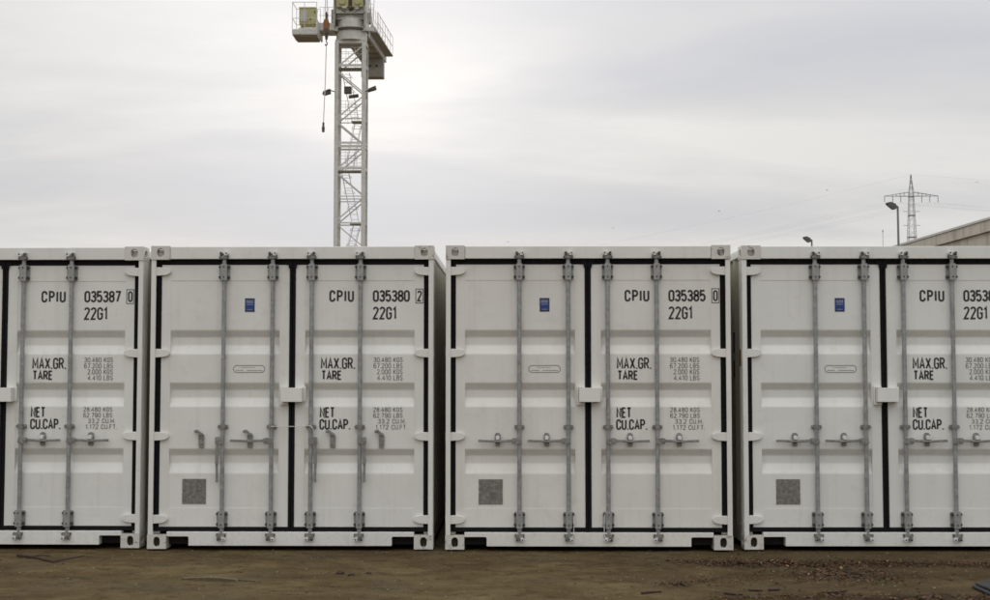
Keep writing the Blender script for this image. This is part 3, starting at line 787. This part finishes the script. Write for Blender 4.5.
part('strip', LATH, lath, lambda mb_: mb_.prism([(-0.22,-0.012),(-0.19,0.020),(-0.05,0.028),(0.10,0.026),(0.20,0.016),(0.24,-0.010)], -0.012, 0.05))
part('splinter', LATH, lath, lambda mb_: mb_.prism([(0.20,0.0),(0.22,0.014),(0.34,0.010),(0.36,0.0)], 0.01, 0.03))
CLOD = simple_mat('dark_clod', (0.045,0.028,0.018), 0.9, var=0.4, scale=60, bump=0.004)
def clod(x, y, s_, label, seed):
    r_ = random.Random(seed); mb_ = MB()
    n, mrows = 9, 5
    for j in range(mrows+1):
        ph = math.pi*j/mrows-math.pi/2
        for i in range(n):
            th = 2*math.pi*i/n; k = s_*(1+r_.uniform(-0.25,0.25))
            mb_.v.append((k*1.5*math.cos(th)*math.cos(ph), k*math.sin(th)*math.cos(ph), max(-0.004, k*0.6*math.sin(ph)+s_*0.2)))
    for j in range(mrows):
        for i in range(n): mb_.f.append((j*n+i, j*n+(i+1)%n, (j+1)*n+(i+1)%n, (j+1)*n+i)); mb_.mi.append(0)
    o = link_obj('dirt_clod', mb_.mesh('dirt_clod'), CLOD, loc=(x, y, gheight(x, y)))
    tag(o, label, 'clod', 'dark clods lying on the dirt')
clod(-1.31,-1.36,0.026,'dark dirt clod, largest in the small cluster left of centre',1)
clod(-1.22,-1.42,0.020,'dark dirt clod, lowest in the small cluster left of centre',2)
clod(-1.10,-1.33,0.014,'dark dirt clod, rightmost in the small cluster left of centre',3)

# dark steel bars at the lower right
BARM = simple_mat('dark_bar_steel', (0.040,0.042,0.042), 0.75, 0.1, 0.5, 25, dirt=(0.07,0.05,0.03))
for i in range(16):
    x = 3.20+0.030*(i % 10)+(0.015 if i > 9 else 0.0); z = 0.004 if i < 10 else 0.027
    y1 = -1.99+0.026*(i % 10)+rl.uniform(-0.03, 0.03)
    mb = MB(); mb.bar((0,0,0),(0.05,-1.6,0), 0.0125, 7)
    o = link_obj('steel_bar', MESH.setdefault('steelbar', mb.mesh('steel_bar')), BARM, loc=(x, y1, z))
    o.rotation_euler.z = rl.uniform(-0.015, 0.015)
    tag(o, 'dark grey bar in the bundle at the lower right corner', 'bar', 'bundle of dark bars on the ground')

# ---------------------------------------------------------------- tower crane
CRP = simple_mat('crane_paint', (0.64, 0.63, 0.585), 0.5, 0.0, 0.12, 3.0, dirt=(0.40,0.37,0.31))
CRD = simple_mat('crane_grey_steel', (0.36, 0.345, 0.30), 0.6, 0.1, 0.2, 3.0)
CRK = simple_mat('crane_dark_parts', (0.09, 0.075, 0.06), 0.6, 0.1, 0.3, 5.0)
CRY = simple_mat('crane_yellow_cabinet', (0.47, 0.44, 0.22), 0.5, 0.0, 0.12, 4.0)
CRG = simple_mat('crane_cabinet_door', (0.52, 0.52, 0.48), 0.5, 0.0, 0.08, 4.0)
CRO = simple_mat('hook_orange', (0.28, 0.11, 0.035), 0.55, 0.0, 0.25, 9.0)
BAL = simple_mat('ballast_concrete', (0.36, 0.335, 0.29), 0.85, 0.0, 0.15, 4.0)
MX, MY = -8.90, 60.62
crane = thing('tower_crane', 'grey-white lattice tower crane rising behind the containers', 'crane', (MX, MY, 0.0))
A = 0.83; AY = 0.62            # half mast width and depth
nodes = [19.42-1.39*i for i in range(14)]
for sx in (-1, 1):
    for sy in (-1, 1):
        def ch(mb):
            x0, x1 = sorted((sx*A, sx*(A-0.20))); y0, y1 = sorted((sy*AY, sy*(AY-0.13)))
            mb.box(x0, x1, sy*AY-0.012, sy*AY+0.012, 0.0, 19.50)
            mb.box(sx*A-0.013, sx*A+0.013, y0, y1, 0.0, 19.50)
        part('mast_chord', CRP, crane, ch)
def brace(p0, p1, r=0.045, name='brace', mat=None):
    part(name, mat or CRP, crane, lambda mb: mb.bar(p0, p1, r, 4))
Ai, Yi = A-0.07, AY-0.07
for i in range(13):
    zt, zb = nodes[i]-0.05, nodes[i+1]+0.05
    d = 1 if i % 2 == 0 else -1            # from right to left, then left to right
    for sy in (-1, 1): brace((d*Ai, sy*Yi, zt), (-d*Ai, sy*Yi, zb))
    for sx in (-1, 1): brace((sx*Ai, d*Yi, zt), (sx*Ai, -d*Yi, zb))
def frame_ring(z, h):
    for sy in (-1, 1): part('mast_beam', CRP, crane, lambda mb: mb.box(-A+0.02, A-0.02, sy*(AY-0.03)-0.02, sy*(AY-0.03)+0.02, z-h/2, z+h/2))
    for sx in (-1, 1): part('mast_beam', CRP, crane, lambda mb: mb.box(sx*(A-0.03)-0.02, sx*(A-0.03)+0.02, -AY+0.06, AY-0.06, z-h/2, z+h/2))
for z, h in ((19.50,0.14),(18.22,0.13),(15.30,0.05),(14.00,0.11),(13.83,0.11),(12.62,0.13),(11.10,0.05),(10.95,0.05),(9.66,0.07),(6.9,0.2),(4.0,0.2),(1.2,0.2)):
    frame_ring(z, h)
for z, x0, x1 in ((18.10,-0.75,0.75),(15.18,0.05,0.75),(12.48,-0.75,0.75),(9.62,0.0,0.75),(6.8,-0.75,0.75)):
    part('platform', CRD, crane, lambda mb: mb.box(x0, x1, -0.45, 0.25, z-0.02, z+0.03))
def ladder(p0, p1, name='ladder'):
    def b(mb):
        p, q_ = Vector(p0), Vector(p1)
        for s_ in (-0.19, 0.19): mb.bar(p+Vector((s_, 0, 0)), q_+Vector((s_, 0, 0)), 0.024, 4)
        n = max(2, int((q_-p).length/0.28))
        for i in range(1, n):
            c = p.lerp(q_, i/n); mb.bar(c+Vector((-0.19,0,0)), c+Vector((0.19,0,0)), 0.016, 4)
        for i in range(1, n, 3):
            c = p.lerp(q_, i/n); pts = [c+Vector((-0.30*math.cos(R(a)), -0.45*math.sin(R(a)), 0.10*math.sin(R(a)))) for a in range(0, 181, 30)]
            mb.tube(pts, 0.012, 4)
            mb.bar(pts[0], c+Vector((-0.19,0,0)), 0.012, 4); mb.bar(pts[-1], c+Vector((0.19,0,0)), 0.012, 4)
        for a in (50, 130):
            o_ = Vector((-0.30*math.cos(R(a)), -0.45*math.sin(R(a)), 0.10*math.sin(R(a))))
            mb.bar(p.lerp(q_, 1/n)+o_, p.lerp(q_, 1-1/n)+o_, 0.012, 4)
    part(name, CRP, crane, b)
ladder((-0.35,0.3,18.0),(0.25,-0.1,15.2)); ladder((0.35,0.3,15.2),(-0.1,-0.1,12.5)); ladder((-0.35,0.3,12.5),(0.30,-0.1,9.6)); ladder((0.30,0.3,9.6),(-0.3,-0.1,6.8))
for z0, ry in [(z_, y_) for z_ in (12.55, 15.2, 18.12) for y_ in (-0.5, 0.5)]:
    def rail(mb):
        for k in (0.35, 0.75, 1.1): mb.bar((-0.72,ry,z0+k),(0.72,ry,z0+k), 0.013, 4)
        for x in (-0.72,-0.25,0.25,0.72): mb.bar((x,ry,z0),(x,ry,z0+1.1), 0.013, 4)
    part('platform_railing', CRP, crane, rail)
# floodlights clamped to the mast
for sx, x in ((-1, -0.95), (1, 0.95)):
    def fl(mb):
        mb.prism([(x+sx*0.05-0.01, 16.62 if sx < 0 else 16.70),(x+sx*0.08, 16.86),(x+sx*0.46, 17.02 if sx > 0 else 16.72),(x+sx*0.50, 16.86 if sx > 0 else 16.58),(x+sx*0.40, 16.80 if sx > 0 else 16.52)], -1.0, -0.7)
        mb.bar((x-sx*0.1,-0.63,16.78),(x+sx*0.2,-1.1,16.78), 0.03, 6)
    part('floodlight', CRK, crane, fl)
part('junction_box', CRK, crane, lambda mb: mb.box(-0.36,0.02,-0.35,-0.05,16.75,17.12))
part('cable_drum', CRK, crane, lambda mb: mb.bar((-0.10,-0.3,16.55),(0.42,-0.3,16.62), 0.10, 8))
# slewing ring, turret
part('slewing_ring', CRP, crane, lambda mb: (mb.bar((0,0,19.62),(0,0,20.14), 0.84, 32), mb.box(-A,A,-AY,AY,19.58,19.62)), None)
part('slewing_bearing', CRK, crane, lambda mb: mb.bar((0,0,20.14),(0,0,20.26), 0.93, 32))
part('turret', CRP, crane, lambda mb: (mb.bar((0,0,20.26),(0,0,20.76), 0.84, 32, 0.82), mb.box(-0.92,-0.86,-0.75,0.75,20.1,22.4), mb.box(0.80,0.86,-0.75,0.75,20.1,22.4),
     mb.prism([(-0.86,20.72),(0.86,20.72),(0.86,21.15),(0.40,21.30),(0.0,21.12),(-0.40,21.30),(-0.86,21.15)], -0.70, -0.60), mb.box(-0.86,0.80,-0.60,0.70,20.73,20.82)))
part('turret_ridge', CRD, crane, lambda mb: mb.tube([(-0.84,-0.74,20.80),(-0.3,-0.74,20.94),(0,-0.74,21.02),(0.3,-0.74,20.94),(0.80,-0.74,20.80)], 0.05, 6))
part('turret_beam', CRP, crane, lambda mb: mb.box(-1.35, 1.25, -0.62, -0.42, 20.10, 20.32))
for x0, x1 in ((-0.74,-0.10),(0.12,0.70)):
    part('winch_cover', CRY, crane, lambda mb: (mb.box(x0,x1,-0.85,0.4,21.36,22.3), mb.bar(((x0+x1)/2,-0.95,21.62),((x0+x1)/2,-0.84,21.62), 0.16, 10)))
part('winch_motor', CRK, crane, lambda mb: (mb.bar((-0.05,-0.80,21.30),(0.10,-0.80,21.30), 0.13, 10), mb.box(-0.10,0.12,-0.7,0.3,21.30,22.0)))
part('turret_head', CRP, crane, lambda mb: [mb.bar((sx*0.75,sy*0.6,22.3),(0,0,26.0), 0.07, 4) for sx in (-1,1) for sy in (-1,1)])
def hv(mb):
    for x in (0.95, 1.22): mb.bar((x,-0.55,20.3),(x+0.05,-0.2,23.0), 0.022, 4)
    for k in range(9): mb.bar((0.95,-0.55+0.035*k,20.45+0.29*k),(1.22,-0.55+0.035*k,20.45+0.29*k), 0.014, 4)
part('turret_ladder', CRP, crane, hv)
part('hydraulic_hose', CRK, crane, lambda mb: mb.tube([(-0.55,-0.78,21.35),(-0.42,-0.86,21.15),(-0.10,-0.84,20.98),(0.25,-0.86,21.05),(0.52,-0.84,21.22),(0.62,-0.80,21.36)], 0.022, 5))
part('hydraulic_hose', CRK, crane, lambda mb: mb.tube([(-0.82,-0.76,21.2),(-0.70,-0.85,20.9),(-0.74,-0.85,20.6),(-0.66,-0.80,20.35)], 0.02, 5))
part('turret_box', CRD, crane, lambda mb: mb.box(-1.06,-0.93,-0.55,-0.15,20.6,21.3), None, 0.01)
part('turret_box', CRD, crane, lambda mb: mb.box(0.87,1.02,-0.1,0.4,20.7,21.25), None, 0.01)
part('gear_motor', CRG, crane, lambda mb: mb.bar((-0.42,-0.92,21.28),(-0.18,-0.92,21.28), 0.075, 10))
part('gear_motor', CRG, crane, lambda mb: mb.bar((0.28,-0.92,21.24),(0.46,-0.92,21.24), 0.06, 10))
part('turret_flange', CRD, crane, lambda mb: (mb.box(-0.86,0.80,-0.88,-0.70,20.98,21.03), mb.box(-0.86,-0.80,-0.88,-0.70,20.3,21.4), mb.box(0.74,0.80,-0.88,-0.70,20.3,21.4)))
# cabinet platform on the left
part('side_arm', CRP, crane, lambda mb: (mb.box(-1.75,-0.92,-0.70,-0.50,20.12,20.52), mb.box(-1.75,-0.92,0.35,0.55,20.12,20.50), mb.box(-1.75,-0.92,-0.5,0.35,20.12,20.16)))
sp = part('service_platform', CRP, crane, lambda mb: (mb.box(-3.00,-1.68,-1.55,-0.15,19.66,19.76), mb.box(-3.0,-1.68,-1.57,-1.50,19.70,19.95), mb.box(-1.74,-1.66,-1.55,0.5,19.76,20.5), mb.box(-2.7,-1.75,-1.35,-1.25,19.98,20.08)))
part('platform_underside', CRD, sp, lambda mb: mb.box(-2.93,-1.72,-1.45,-0.10,19.60,19.659))
def srail(mb):
    for x in (-3.0,-2.35,-1.70): mb.bar((x,-1.54,19.76),(x,-1.54,21.42), 0.020, 4); mb.bar((x,-0.18,19.76),(x,-0.18,21.42), 0.02, 4)
    for z in (20.55, 21.42):
        mb.bar((-3.0,-1.54,z),(-1.70,-1.54,z), 0.018, 4); mb.bar((-3.0,-0.18,z),(-1.70,-0.18,z), 0.018, 4); mb.bar((-3.0,-1.54,z),(-3.0,-0.18,z), 0.018, 4)
    for z in (20.95, 21.4): mb.bar((-1.70,-0.6,z),(-0.92,-0.6,z), 0.015, 4)
    for x in (-1.45,-1.2): mb.bar((x,-0.6,20.5),(x,-0.6,21.4), 0.015, 4)
part('railing', CRP, sp, srail)
cab = part('control_cabinet', CRY, crane, lambda mb: (mb.box(-2.68,-1.80,-1.30,-0.55,20.30,21.18), mb.box(-2.70,-1.78,-1.32,-0.53,21.18,21.22), mb.box(-2.62,-2.54,-1.25,-1.15,19.76,20.30), mb.box(-1.95,-1.87,-1.25,-1.15,19.76,20.30), mb.box(-2.62,-2.54,-0.7,-0.6,19.76,20.30)), bevel=0.01)
part('cabinet_door', CRG, cab, lambda mb: mb.box(-2.60,-2.24,-1.325,-1.301,20.44,21.04))
part('cabinet_lock', CRK, cab, lambda mb: (mb.box(-2.10,-2.03,-1.33,-1.301,20.52,20.60), mb.box(-1.86,-1.80,-1.34,-1.301,20.90,21.0)))
# counter-jib running away from the camera
def beam_y(x0, x1, z0, z1, y0=0.8, y1=7.2, skew=0.10):
    return [((x0, y0), (x1, y0), (x1+skew*(y1-y0), y1), (x0+skew*(y1-y0), y1)), z0, z1]
def skewbox(mb, x0, x1, y0, y1, z0, z1, k=0.06):
    pts = [(x0+k*y0, y0), (x1+k*y0, y0), (x1+k*y1, y1), (x0+k*y1, y1)]
    mb.prism(pts, z0, z1, 'z')
cj = part('counter_jib', CRP, crane, lambda mb: (skewbox(mb,-0.62,-0.50,0.7,6.6,20.05,20.45), skewbox(mb,0.74,0.86,0.7,6.6,20.05,20.45), [skewbox(mb,-0.50,0.74,y,y+0.12,20.07,20.3) for y in (1.2,2.6,4.0,5.4,6.3)]))
part('counter_jib_deck', CRD, cj, lambda mb: skewbox(mb,-0.50,0.74,0.7,6.5,20.30,20.34))
part('catwalk', CRD, cj, lambda mb: skewbox(mb,0.87,1.28,0.7,6.4,20.36,20.42))
def cjr(mb):
    for y in (0.8,1.7,2.6,3.5,4.4,5.3,6.3):
        x = 1.27+0.06*y; mb.bar((x,y,20.42),(x,y,21.5), 0.018, 4)
        x = 0.80+0.06*y; mb.bar((x,y,20.42),(x,y,21.4), 0.014, 4)
    for y in (1.2,2.1,3.0,3.9): mb.bar((0.83+0.06*y,y,20.45),(0.83+0.06*y,y-0.3,22.1), 0.016, 4)
    for z in (20.95, 21.5): mb.bar((1.27+0.048,0.8,z),(1.27+0.378,6.3,z), 0.018, 4); mb.bar((0.80+0.048,0.8,z),(0.80+0.378,6.3,z), 0.014, 4)
part('catwalk_railing', CRP, cj, cjr)
part('counter_jib_tie', CRP, crane, lambda mb: (mb.bar((0.9,0.7,22.3),(0.98,1.6,20.45), 0.03, 4), mb.bar((0.85,6.0,20.45),(0.05,0.1,25.8), 0.03, 4), mb.bar((-0.3,6.0,20.45),(-0.05,0.1,25.8), 0.03, 4)))
part('winch_house', CRD, cj, lambda mb: (skewbox(mb,0.88,1.05,1.0,5.8,20.42,20.80), skewbox(mb,0.2,0.7,3.6,5.4,20.35,21.0)))
bal = part('ballast_block', BAL, crane, lambda mb: mb.box(-0.10,1.19,5.35,6.1,18.92,20.04), bevel=0.02)
for x in (0.42, 0.80): part('lifting_eye', CRK, bal, lambda mb: mb.bar((x,5.30,19.56),(x,5.349,19.56), 0.07, 10))
# jib towards the camera, above the picture
def jib(mb):
    d = Vector((-0.12, -1.0, 0)).normalized(); s_ = Vector((d.y, -d.x, 0))
    P = lambda t_, u, z: Vector((0,0,0))+d*t_+s_*u+Vector((0,0,z))
    mb.bar(P(0.6,0.6,23.0),P(26,0.6,23.6), 0.06, 4); mb.bar(P(0.6,-0.6,23.0),P(26,-0.6,23.6), 0.06, 4); mb.bar(P(0.6,0,24.0),P(26,0,24.5), 0.06, 4)
    for i in range(18):
        t0 = 0.6+i*1.4
        for u in (0.6,-0.6): mb.bar(P(t0,u,23.0+0.0236*t0),P(t0+0.7,0,24.0+0.0197*t0), 0.03, 4); mb.bar(P(t0+0.7,0,24.0+0.0197*t0),P(t0+1.4,u,23.03+0.0236*t0), 0.03, 4)
    mb.bar(P(14,0,24.25),(0,0,25.9), 0.04, 4)
part('jib', CRP, crane, jib)
# hoist rope, hook block and the tag line below it
hk = thing('crane_hook', 'orange hook block with a dark hook hanging beside the crane mast', 'hook', (-9.77, 57.0, 19.2))
part('hoist_rope', CRP, hk, lambda mb: (mb.bar((-0.06,0,1.1),(-0.06,0,4.1), 0.022, 5), mb.bar((0.03,0,1.1),(0.03,0,4.1), 0.022, 5)))
part('block_head', CRK, hk, lambda mb: mb.prism([(-0.06,0.72),(-0.075,1.05),(0.03,1.12),(0.065,1.0),(0.055,0.72)], -0.07, 0.07), bevel=0.01)
part('hook_block', CRO, hk, lambda mb: (mb.prism([(-0.15,0.16),(-0.17,0.52),(-0.09,0.72),(0.07,0.74),(0.16,0.50),(0.13,0.18),(0.02,0.08)], -0.12, 0.12)), bevel=0.02)
part('block_cheek', CRK, hk, lambda mb: mb.prism([(-0.05,-0.05),(-0.12,0.17),(0.02,0.25),(0.12,0.15),(0.08,-0.02)], -0.13, 0.13))
part('hook', CRK, hk, lambda mb: (mb.bar((0,0,-0.02),(0,0,-0.14), 0.035, 6), mb.bar((0.0,0,-0.14),(0.0,0,-0.34), 0.095, 8, 0.06), mb.tube([(0,0,-0.34),(-0.01,0,-0.46),(0.05,0,-0.52),(0.03,0,-0.62),(-0.04,0,-0.66),(-0.06,0,-0.58)], 0.028, 6)))
tl_ = thing('tag_line', 'thin line with a dark weight hanging below the crane hook', 'line', (-9.77, 57.0, 18.5))
part('line', CRP, tl_, lambda mb: mb.tube([(0,0,0.12),(-0.01,0,-0.25),(-0.05,0,-2.0),(-0.125,0,-4.0)], 0.024, 5))
part('end_weight', CRK, tl_, lambda mb: (mb.bar((-0.125,0,-3.98),(-0.13,0,-4.25), 0.055, 8), mb.bar((-0.13,0,-4.22),(-0.13,0,-4.48), 0.085, 8, 0.07)))

# ---------------------------------------------------------------- power pylon and its wires
PYL = simple_mat('hazed_pylon_steel', (0.26, 0.26, 0.255), 0.6, 0.3, 0.1, 0.5)  # steel grey lightened, distance haze put into the colour
PX_, PY_ = 79.7, 258.0
pyl = thing('power_pylon', 'distant lattice power pylon with one wide cross arm, far right', 'pylon', (PX_, PY_, 0.0))
def half_w(z):
    return max(0.06, (41.9-z)*0.11) if z > 38.6 else 0.38+(38.6-z)*0.036
zs = [0, 3, 6, 9, 12, 14.5, 17, 19.5, 22, 24, 26, 27.6, 29.2, 30.7, 32.2, 33.6, 35, 36.2, 37.4, 38.5, 39.7, 40.8, 41.9]
for sx in (-1, 1):
    for sy in (-1, 1):
        part('pylon_leg', PYL, pyl, lambda mb: mb.tube([(sx*half_w(z), sy*half_w(z), z) for z in zs], 0.05, 4))
for face in range(4):
    def lace(mb):
        for i, (za, zb) in enumerate(zip(zs, zs[1:])):
            a_, b_ = half_w(za), half_w(zb)
            pa = [(-a_,-a_),(a_,-a_),(a_,a_),(-a_,a_)]; pb = [(-b_,-b_),(b_,-b_),(b_,b_),(-b_,b_)]
            p, q_ = face, (face+1) % 4
            mb.bar((*pa[p], za), (*pb[q_], zb), 0.024, 4); mb.bar((*pa[q_], za), (*pb[p], zb), 0.024, 4)
            if i in (12, 15, 18): mb.bar((*pa[p], za), (*pa[q_], za), 0.10, 4)
    part('lattice', PYL, pyl, lace)
for sx in (-1, 1):
    def arm(mb):
        for sy in (-0.4, 0.4):
            mb.bar((sx*0.4,sy,37.5),(sx*5.4,0,37.5), 0.05, 4); mb.bar((sx*0.4,sy,38.3),(sx*5.4,0,37.55), 0.045, 4)
        for k in range(1, 6):
            f = k/6; x = sx*(0.6+4.8*f); mb.bar((x,0.6*(1-f),37.5),(x,0,38.5-0.95*f), 0.035, 4); mb.bar((x,-0.6*(1-f),37.5),(x,0,38.5-0.95*f), 0.035, 4)
    part('cross_arm', PYL, pyl, arm)
    for z in (34.4, 31.6):
        part('short_arm', PYL, pyl, lambda mb: mb.box(sx*1.7-0.0 if sx < 0 else 0.7, -0.7 if sx < 0 else 1.7, -0.05, 0.05, z-0.04, z+0.04))
    for x in (5.35, 3.7, 2.1):
        part('insulator', PYL, pyl, lambda mb: [mb.bar((sx*x,0,37.5-0.18*k),(sx*x,0,37.5-0.18*(k+1)), 0.05+0.03*(k % 2), 6) for k in range(7)])
WIRE = simple_mat('wire', (0.22, 0.22, 0.22), 0.6, 0.2, 0.0)
for wx, wz in ((0,41.9),(-5.35,36.2),(-3.7,36.2),(-2.1,36.2),(5.35,36.2),(3.7,36.2),(2.1,36.2)):
    def wire(mb):
        for ex, ey, sag in ((-150.0, 560.0, 9.0), (260.0, 150.0, 9.0)):
            pts = []
            for i in range(15):
                f = i/14; pts.append(((ex-PX_)*f+wx*(1-f)+wx*f, (ey-PY_)*f, wz-sag*4*f*(1-f)))
            mb.tube(pts, 0.008, 4)
    mb = MB(); wire(mb)
    o = link_obj('power_cable', mb.mesh('power_cable'), WIRE, loc=(PX_, PY_, 0))
    tag(o, 'thin power cable strung from the distant pylon', 'cable', 'power cables on the pylon')

# ---------------------------------------------------------------- street lamps, far pole
LMP = simple_mat('lamp_pole', (0.24, 0.235, 0.215), 0.55, 0.3, 0.15, 2.0)
LMH = simple_mat('lamp_head', (0.10, 0.10, 0.105), 0.5, 0.1, 0.2, 5.0)
GLS = simple_mat('lamp_glass', (0.30, 0.31, 0.33), 0.2, 0.0, 0.1, 5.0)
def lamp(loc, label, k):
    o = thing('street_lamp', label, 'lamp', loc, 0, 'street lamps behind the containers')
    H = 8.85
    part('pole', LMP, o, lambda mb: (mb.bar((0.02,0,0),(-0.02,0,H), 0.075, 10, 0.045), mb.bar((-0.02,0,H),(-0.12*k,0,H+0.01), 0.035, 8)), ('lpole', k))
    hd = part('lamp_head', LMH, o, lambda mb: mb.prism([(-0.06*k,H-0.02),(-0.14*k,H+0.10),(-0.34*k,H+0.19),(-0.53*k,H+0.15),(-0.50*k,H+0.08),(-0.24*k,H-0.14),(-0.12*k,H-0.13)], -0.14, 0.14), ('lhead', k), 0.012)
    part('lamp_glass', GLS, hd, lambda mb: mb.prism([(-0.47*k,H+0.055),(-0.27*k,H-0.115),(-0.275*k,H-0.125),(-0.485*k,H+0.048)], -0.11, 0.11), ('lglass', k))
    return o
lamp((16.72, 47.0, 0.0), 'street lamp rising before the pylon, its dark head turned left', 1.0)
lamp((16.17, 61.5, 0.0), 'small distant street lamp just above the roof of the rightmost container', 0.95)
fp = thing('far_pole', 'faint thin pole in the distance left of the taller street lamp', 'pole', (35.5, 118.0, 0))
part('shaft', LMP, fp, lambda mb: mb.bar((0,0,0),(0,0,15.3), 0.035, 6, 0.02))
part('cap', LMP, fp, lambda mb: mb.bar((0,0,15.3),(0,0,15.5), 0.05, 6))

# ---------------------------------------------------------------- concrete building at the right
t = MT('stained_concrete')
v = t.coord('Position')
n_ = t.noise(v, 1.6, 7, 0.62); s_ = t.noise(t.coord('Position', scale=(2.2,2.2,0.22)), 1.0, 6, 0.6)
c = t.ramp(n_, [(0.25, (0.50,0.455,0.38)), (0.75, (0.62,0.575,0.49))])
c = t.mix(t.ramp(s_, [(0.50, 0.0), (0.70, 0.6)]), c, (0.30,0.25,0.19)); t.color(c); t.rough(0.9); t.bump(n_, 0.4, 0.02)
CONC = t.m
CAPM = simple_mat('coping_concrete', (0.58, 0.565, 0.53), 0.8, 0, 0.12, 1.5)
JNT = simple_mat('joint_dark', (0.22, 0.19, 0.15), 0.9)
bd = thing('concrete_building', 'pale stained concrete building with a flat parapet behind the rightmost container', 'building', (19.57, 43.8, 0), R(2.3))
part('wall', CONC, bd, lambda mb: mb.box(0.12, 24, -14, 34, 0, 7.42))
for i in range(16):
    y0 = -14+i*3.0
    part('parapet_panel', CONC, bd, lambda mb: mb.box(0.0, 0.14, y0+0.012, y0+2.988, 7.43, 7.90), 'ppanel%d' % i, 0.008)
part('parapet_core', JNT, bd, lambda mb: mb.box(0.145, 0.30, -14, 34, 7.425, 7.90))
part('coping', CAPM, bd, lambda mb: mb.box(-0.04, 0.34, -14.05, 34.05, 7.905, 8.0))
part('roof', CAPM, bd, lambda mb: mb.box(0.35, 23.9, -13.9, 33.9, 7.425, 7.5))

# ---------------------------------------------------------------- birds
BRD = simple_mat('bird_feathers', (0.06, 0.06, 0.065), 0.8)
for i, (x, z, lab) in enumerate(((32.25,27.43,'tiny bird in the sky left of the small street lamp'), (49.32,30.73,'tiny bird in the sky left of the pylon'), (72.93,31.94,'tiny bird in the sky right of the pylon'),
                  (15.49,24.76,'tiny bird low over the third container'), (-1.13,22.57,'tiny bird closest above the third container top edge'))):
    o = thing('bird', lab, 'bird', (x, 200.0, z), 0.5*i, 'birds in the distant sky')
    part('body', BRD, o, lambda mb: (mb.bar((-0.13,0,0),(0.02,0,0.01), 0.03, 6, 0.055), mb.bar((0.02,0,0.01),(0.16,0,0.02), 0.055, 6, 0.02)), 'birdbody')
    for s_ in (-1, 1):
        part('wing', BRD, o, lambda mb: mb.prism([(-0.06,s_*0.03),(0.07,s_*0.03),(0.05,s_*0.2),(-0.02,s_*0.34),(-0.05,s_*0.18)], 0.02, 0.03, 'z'), ('birdwing', s_))
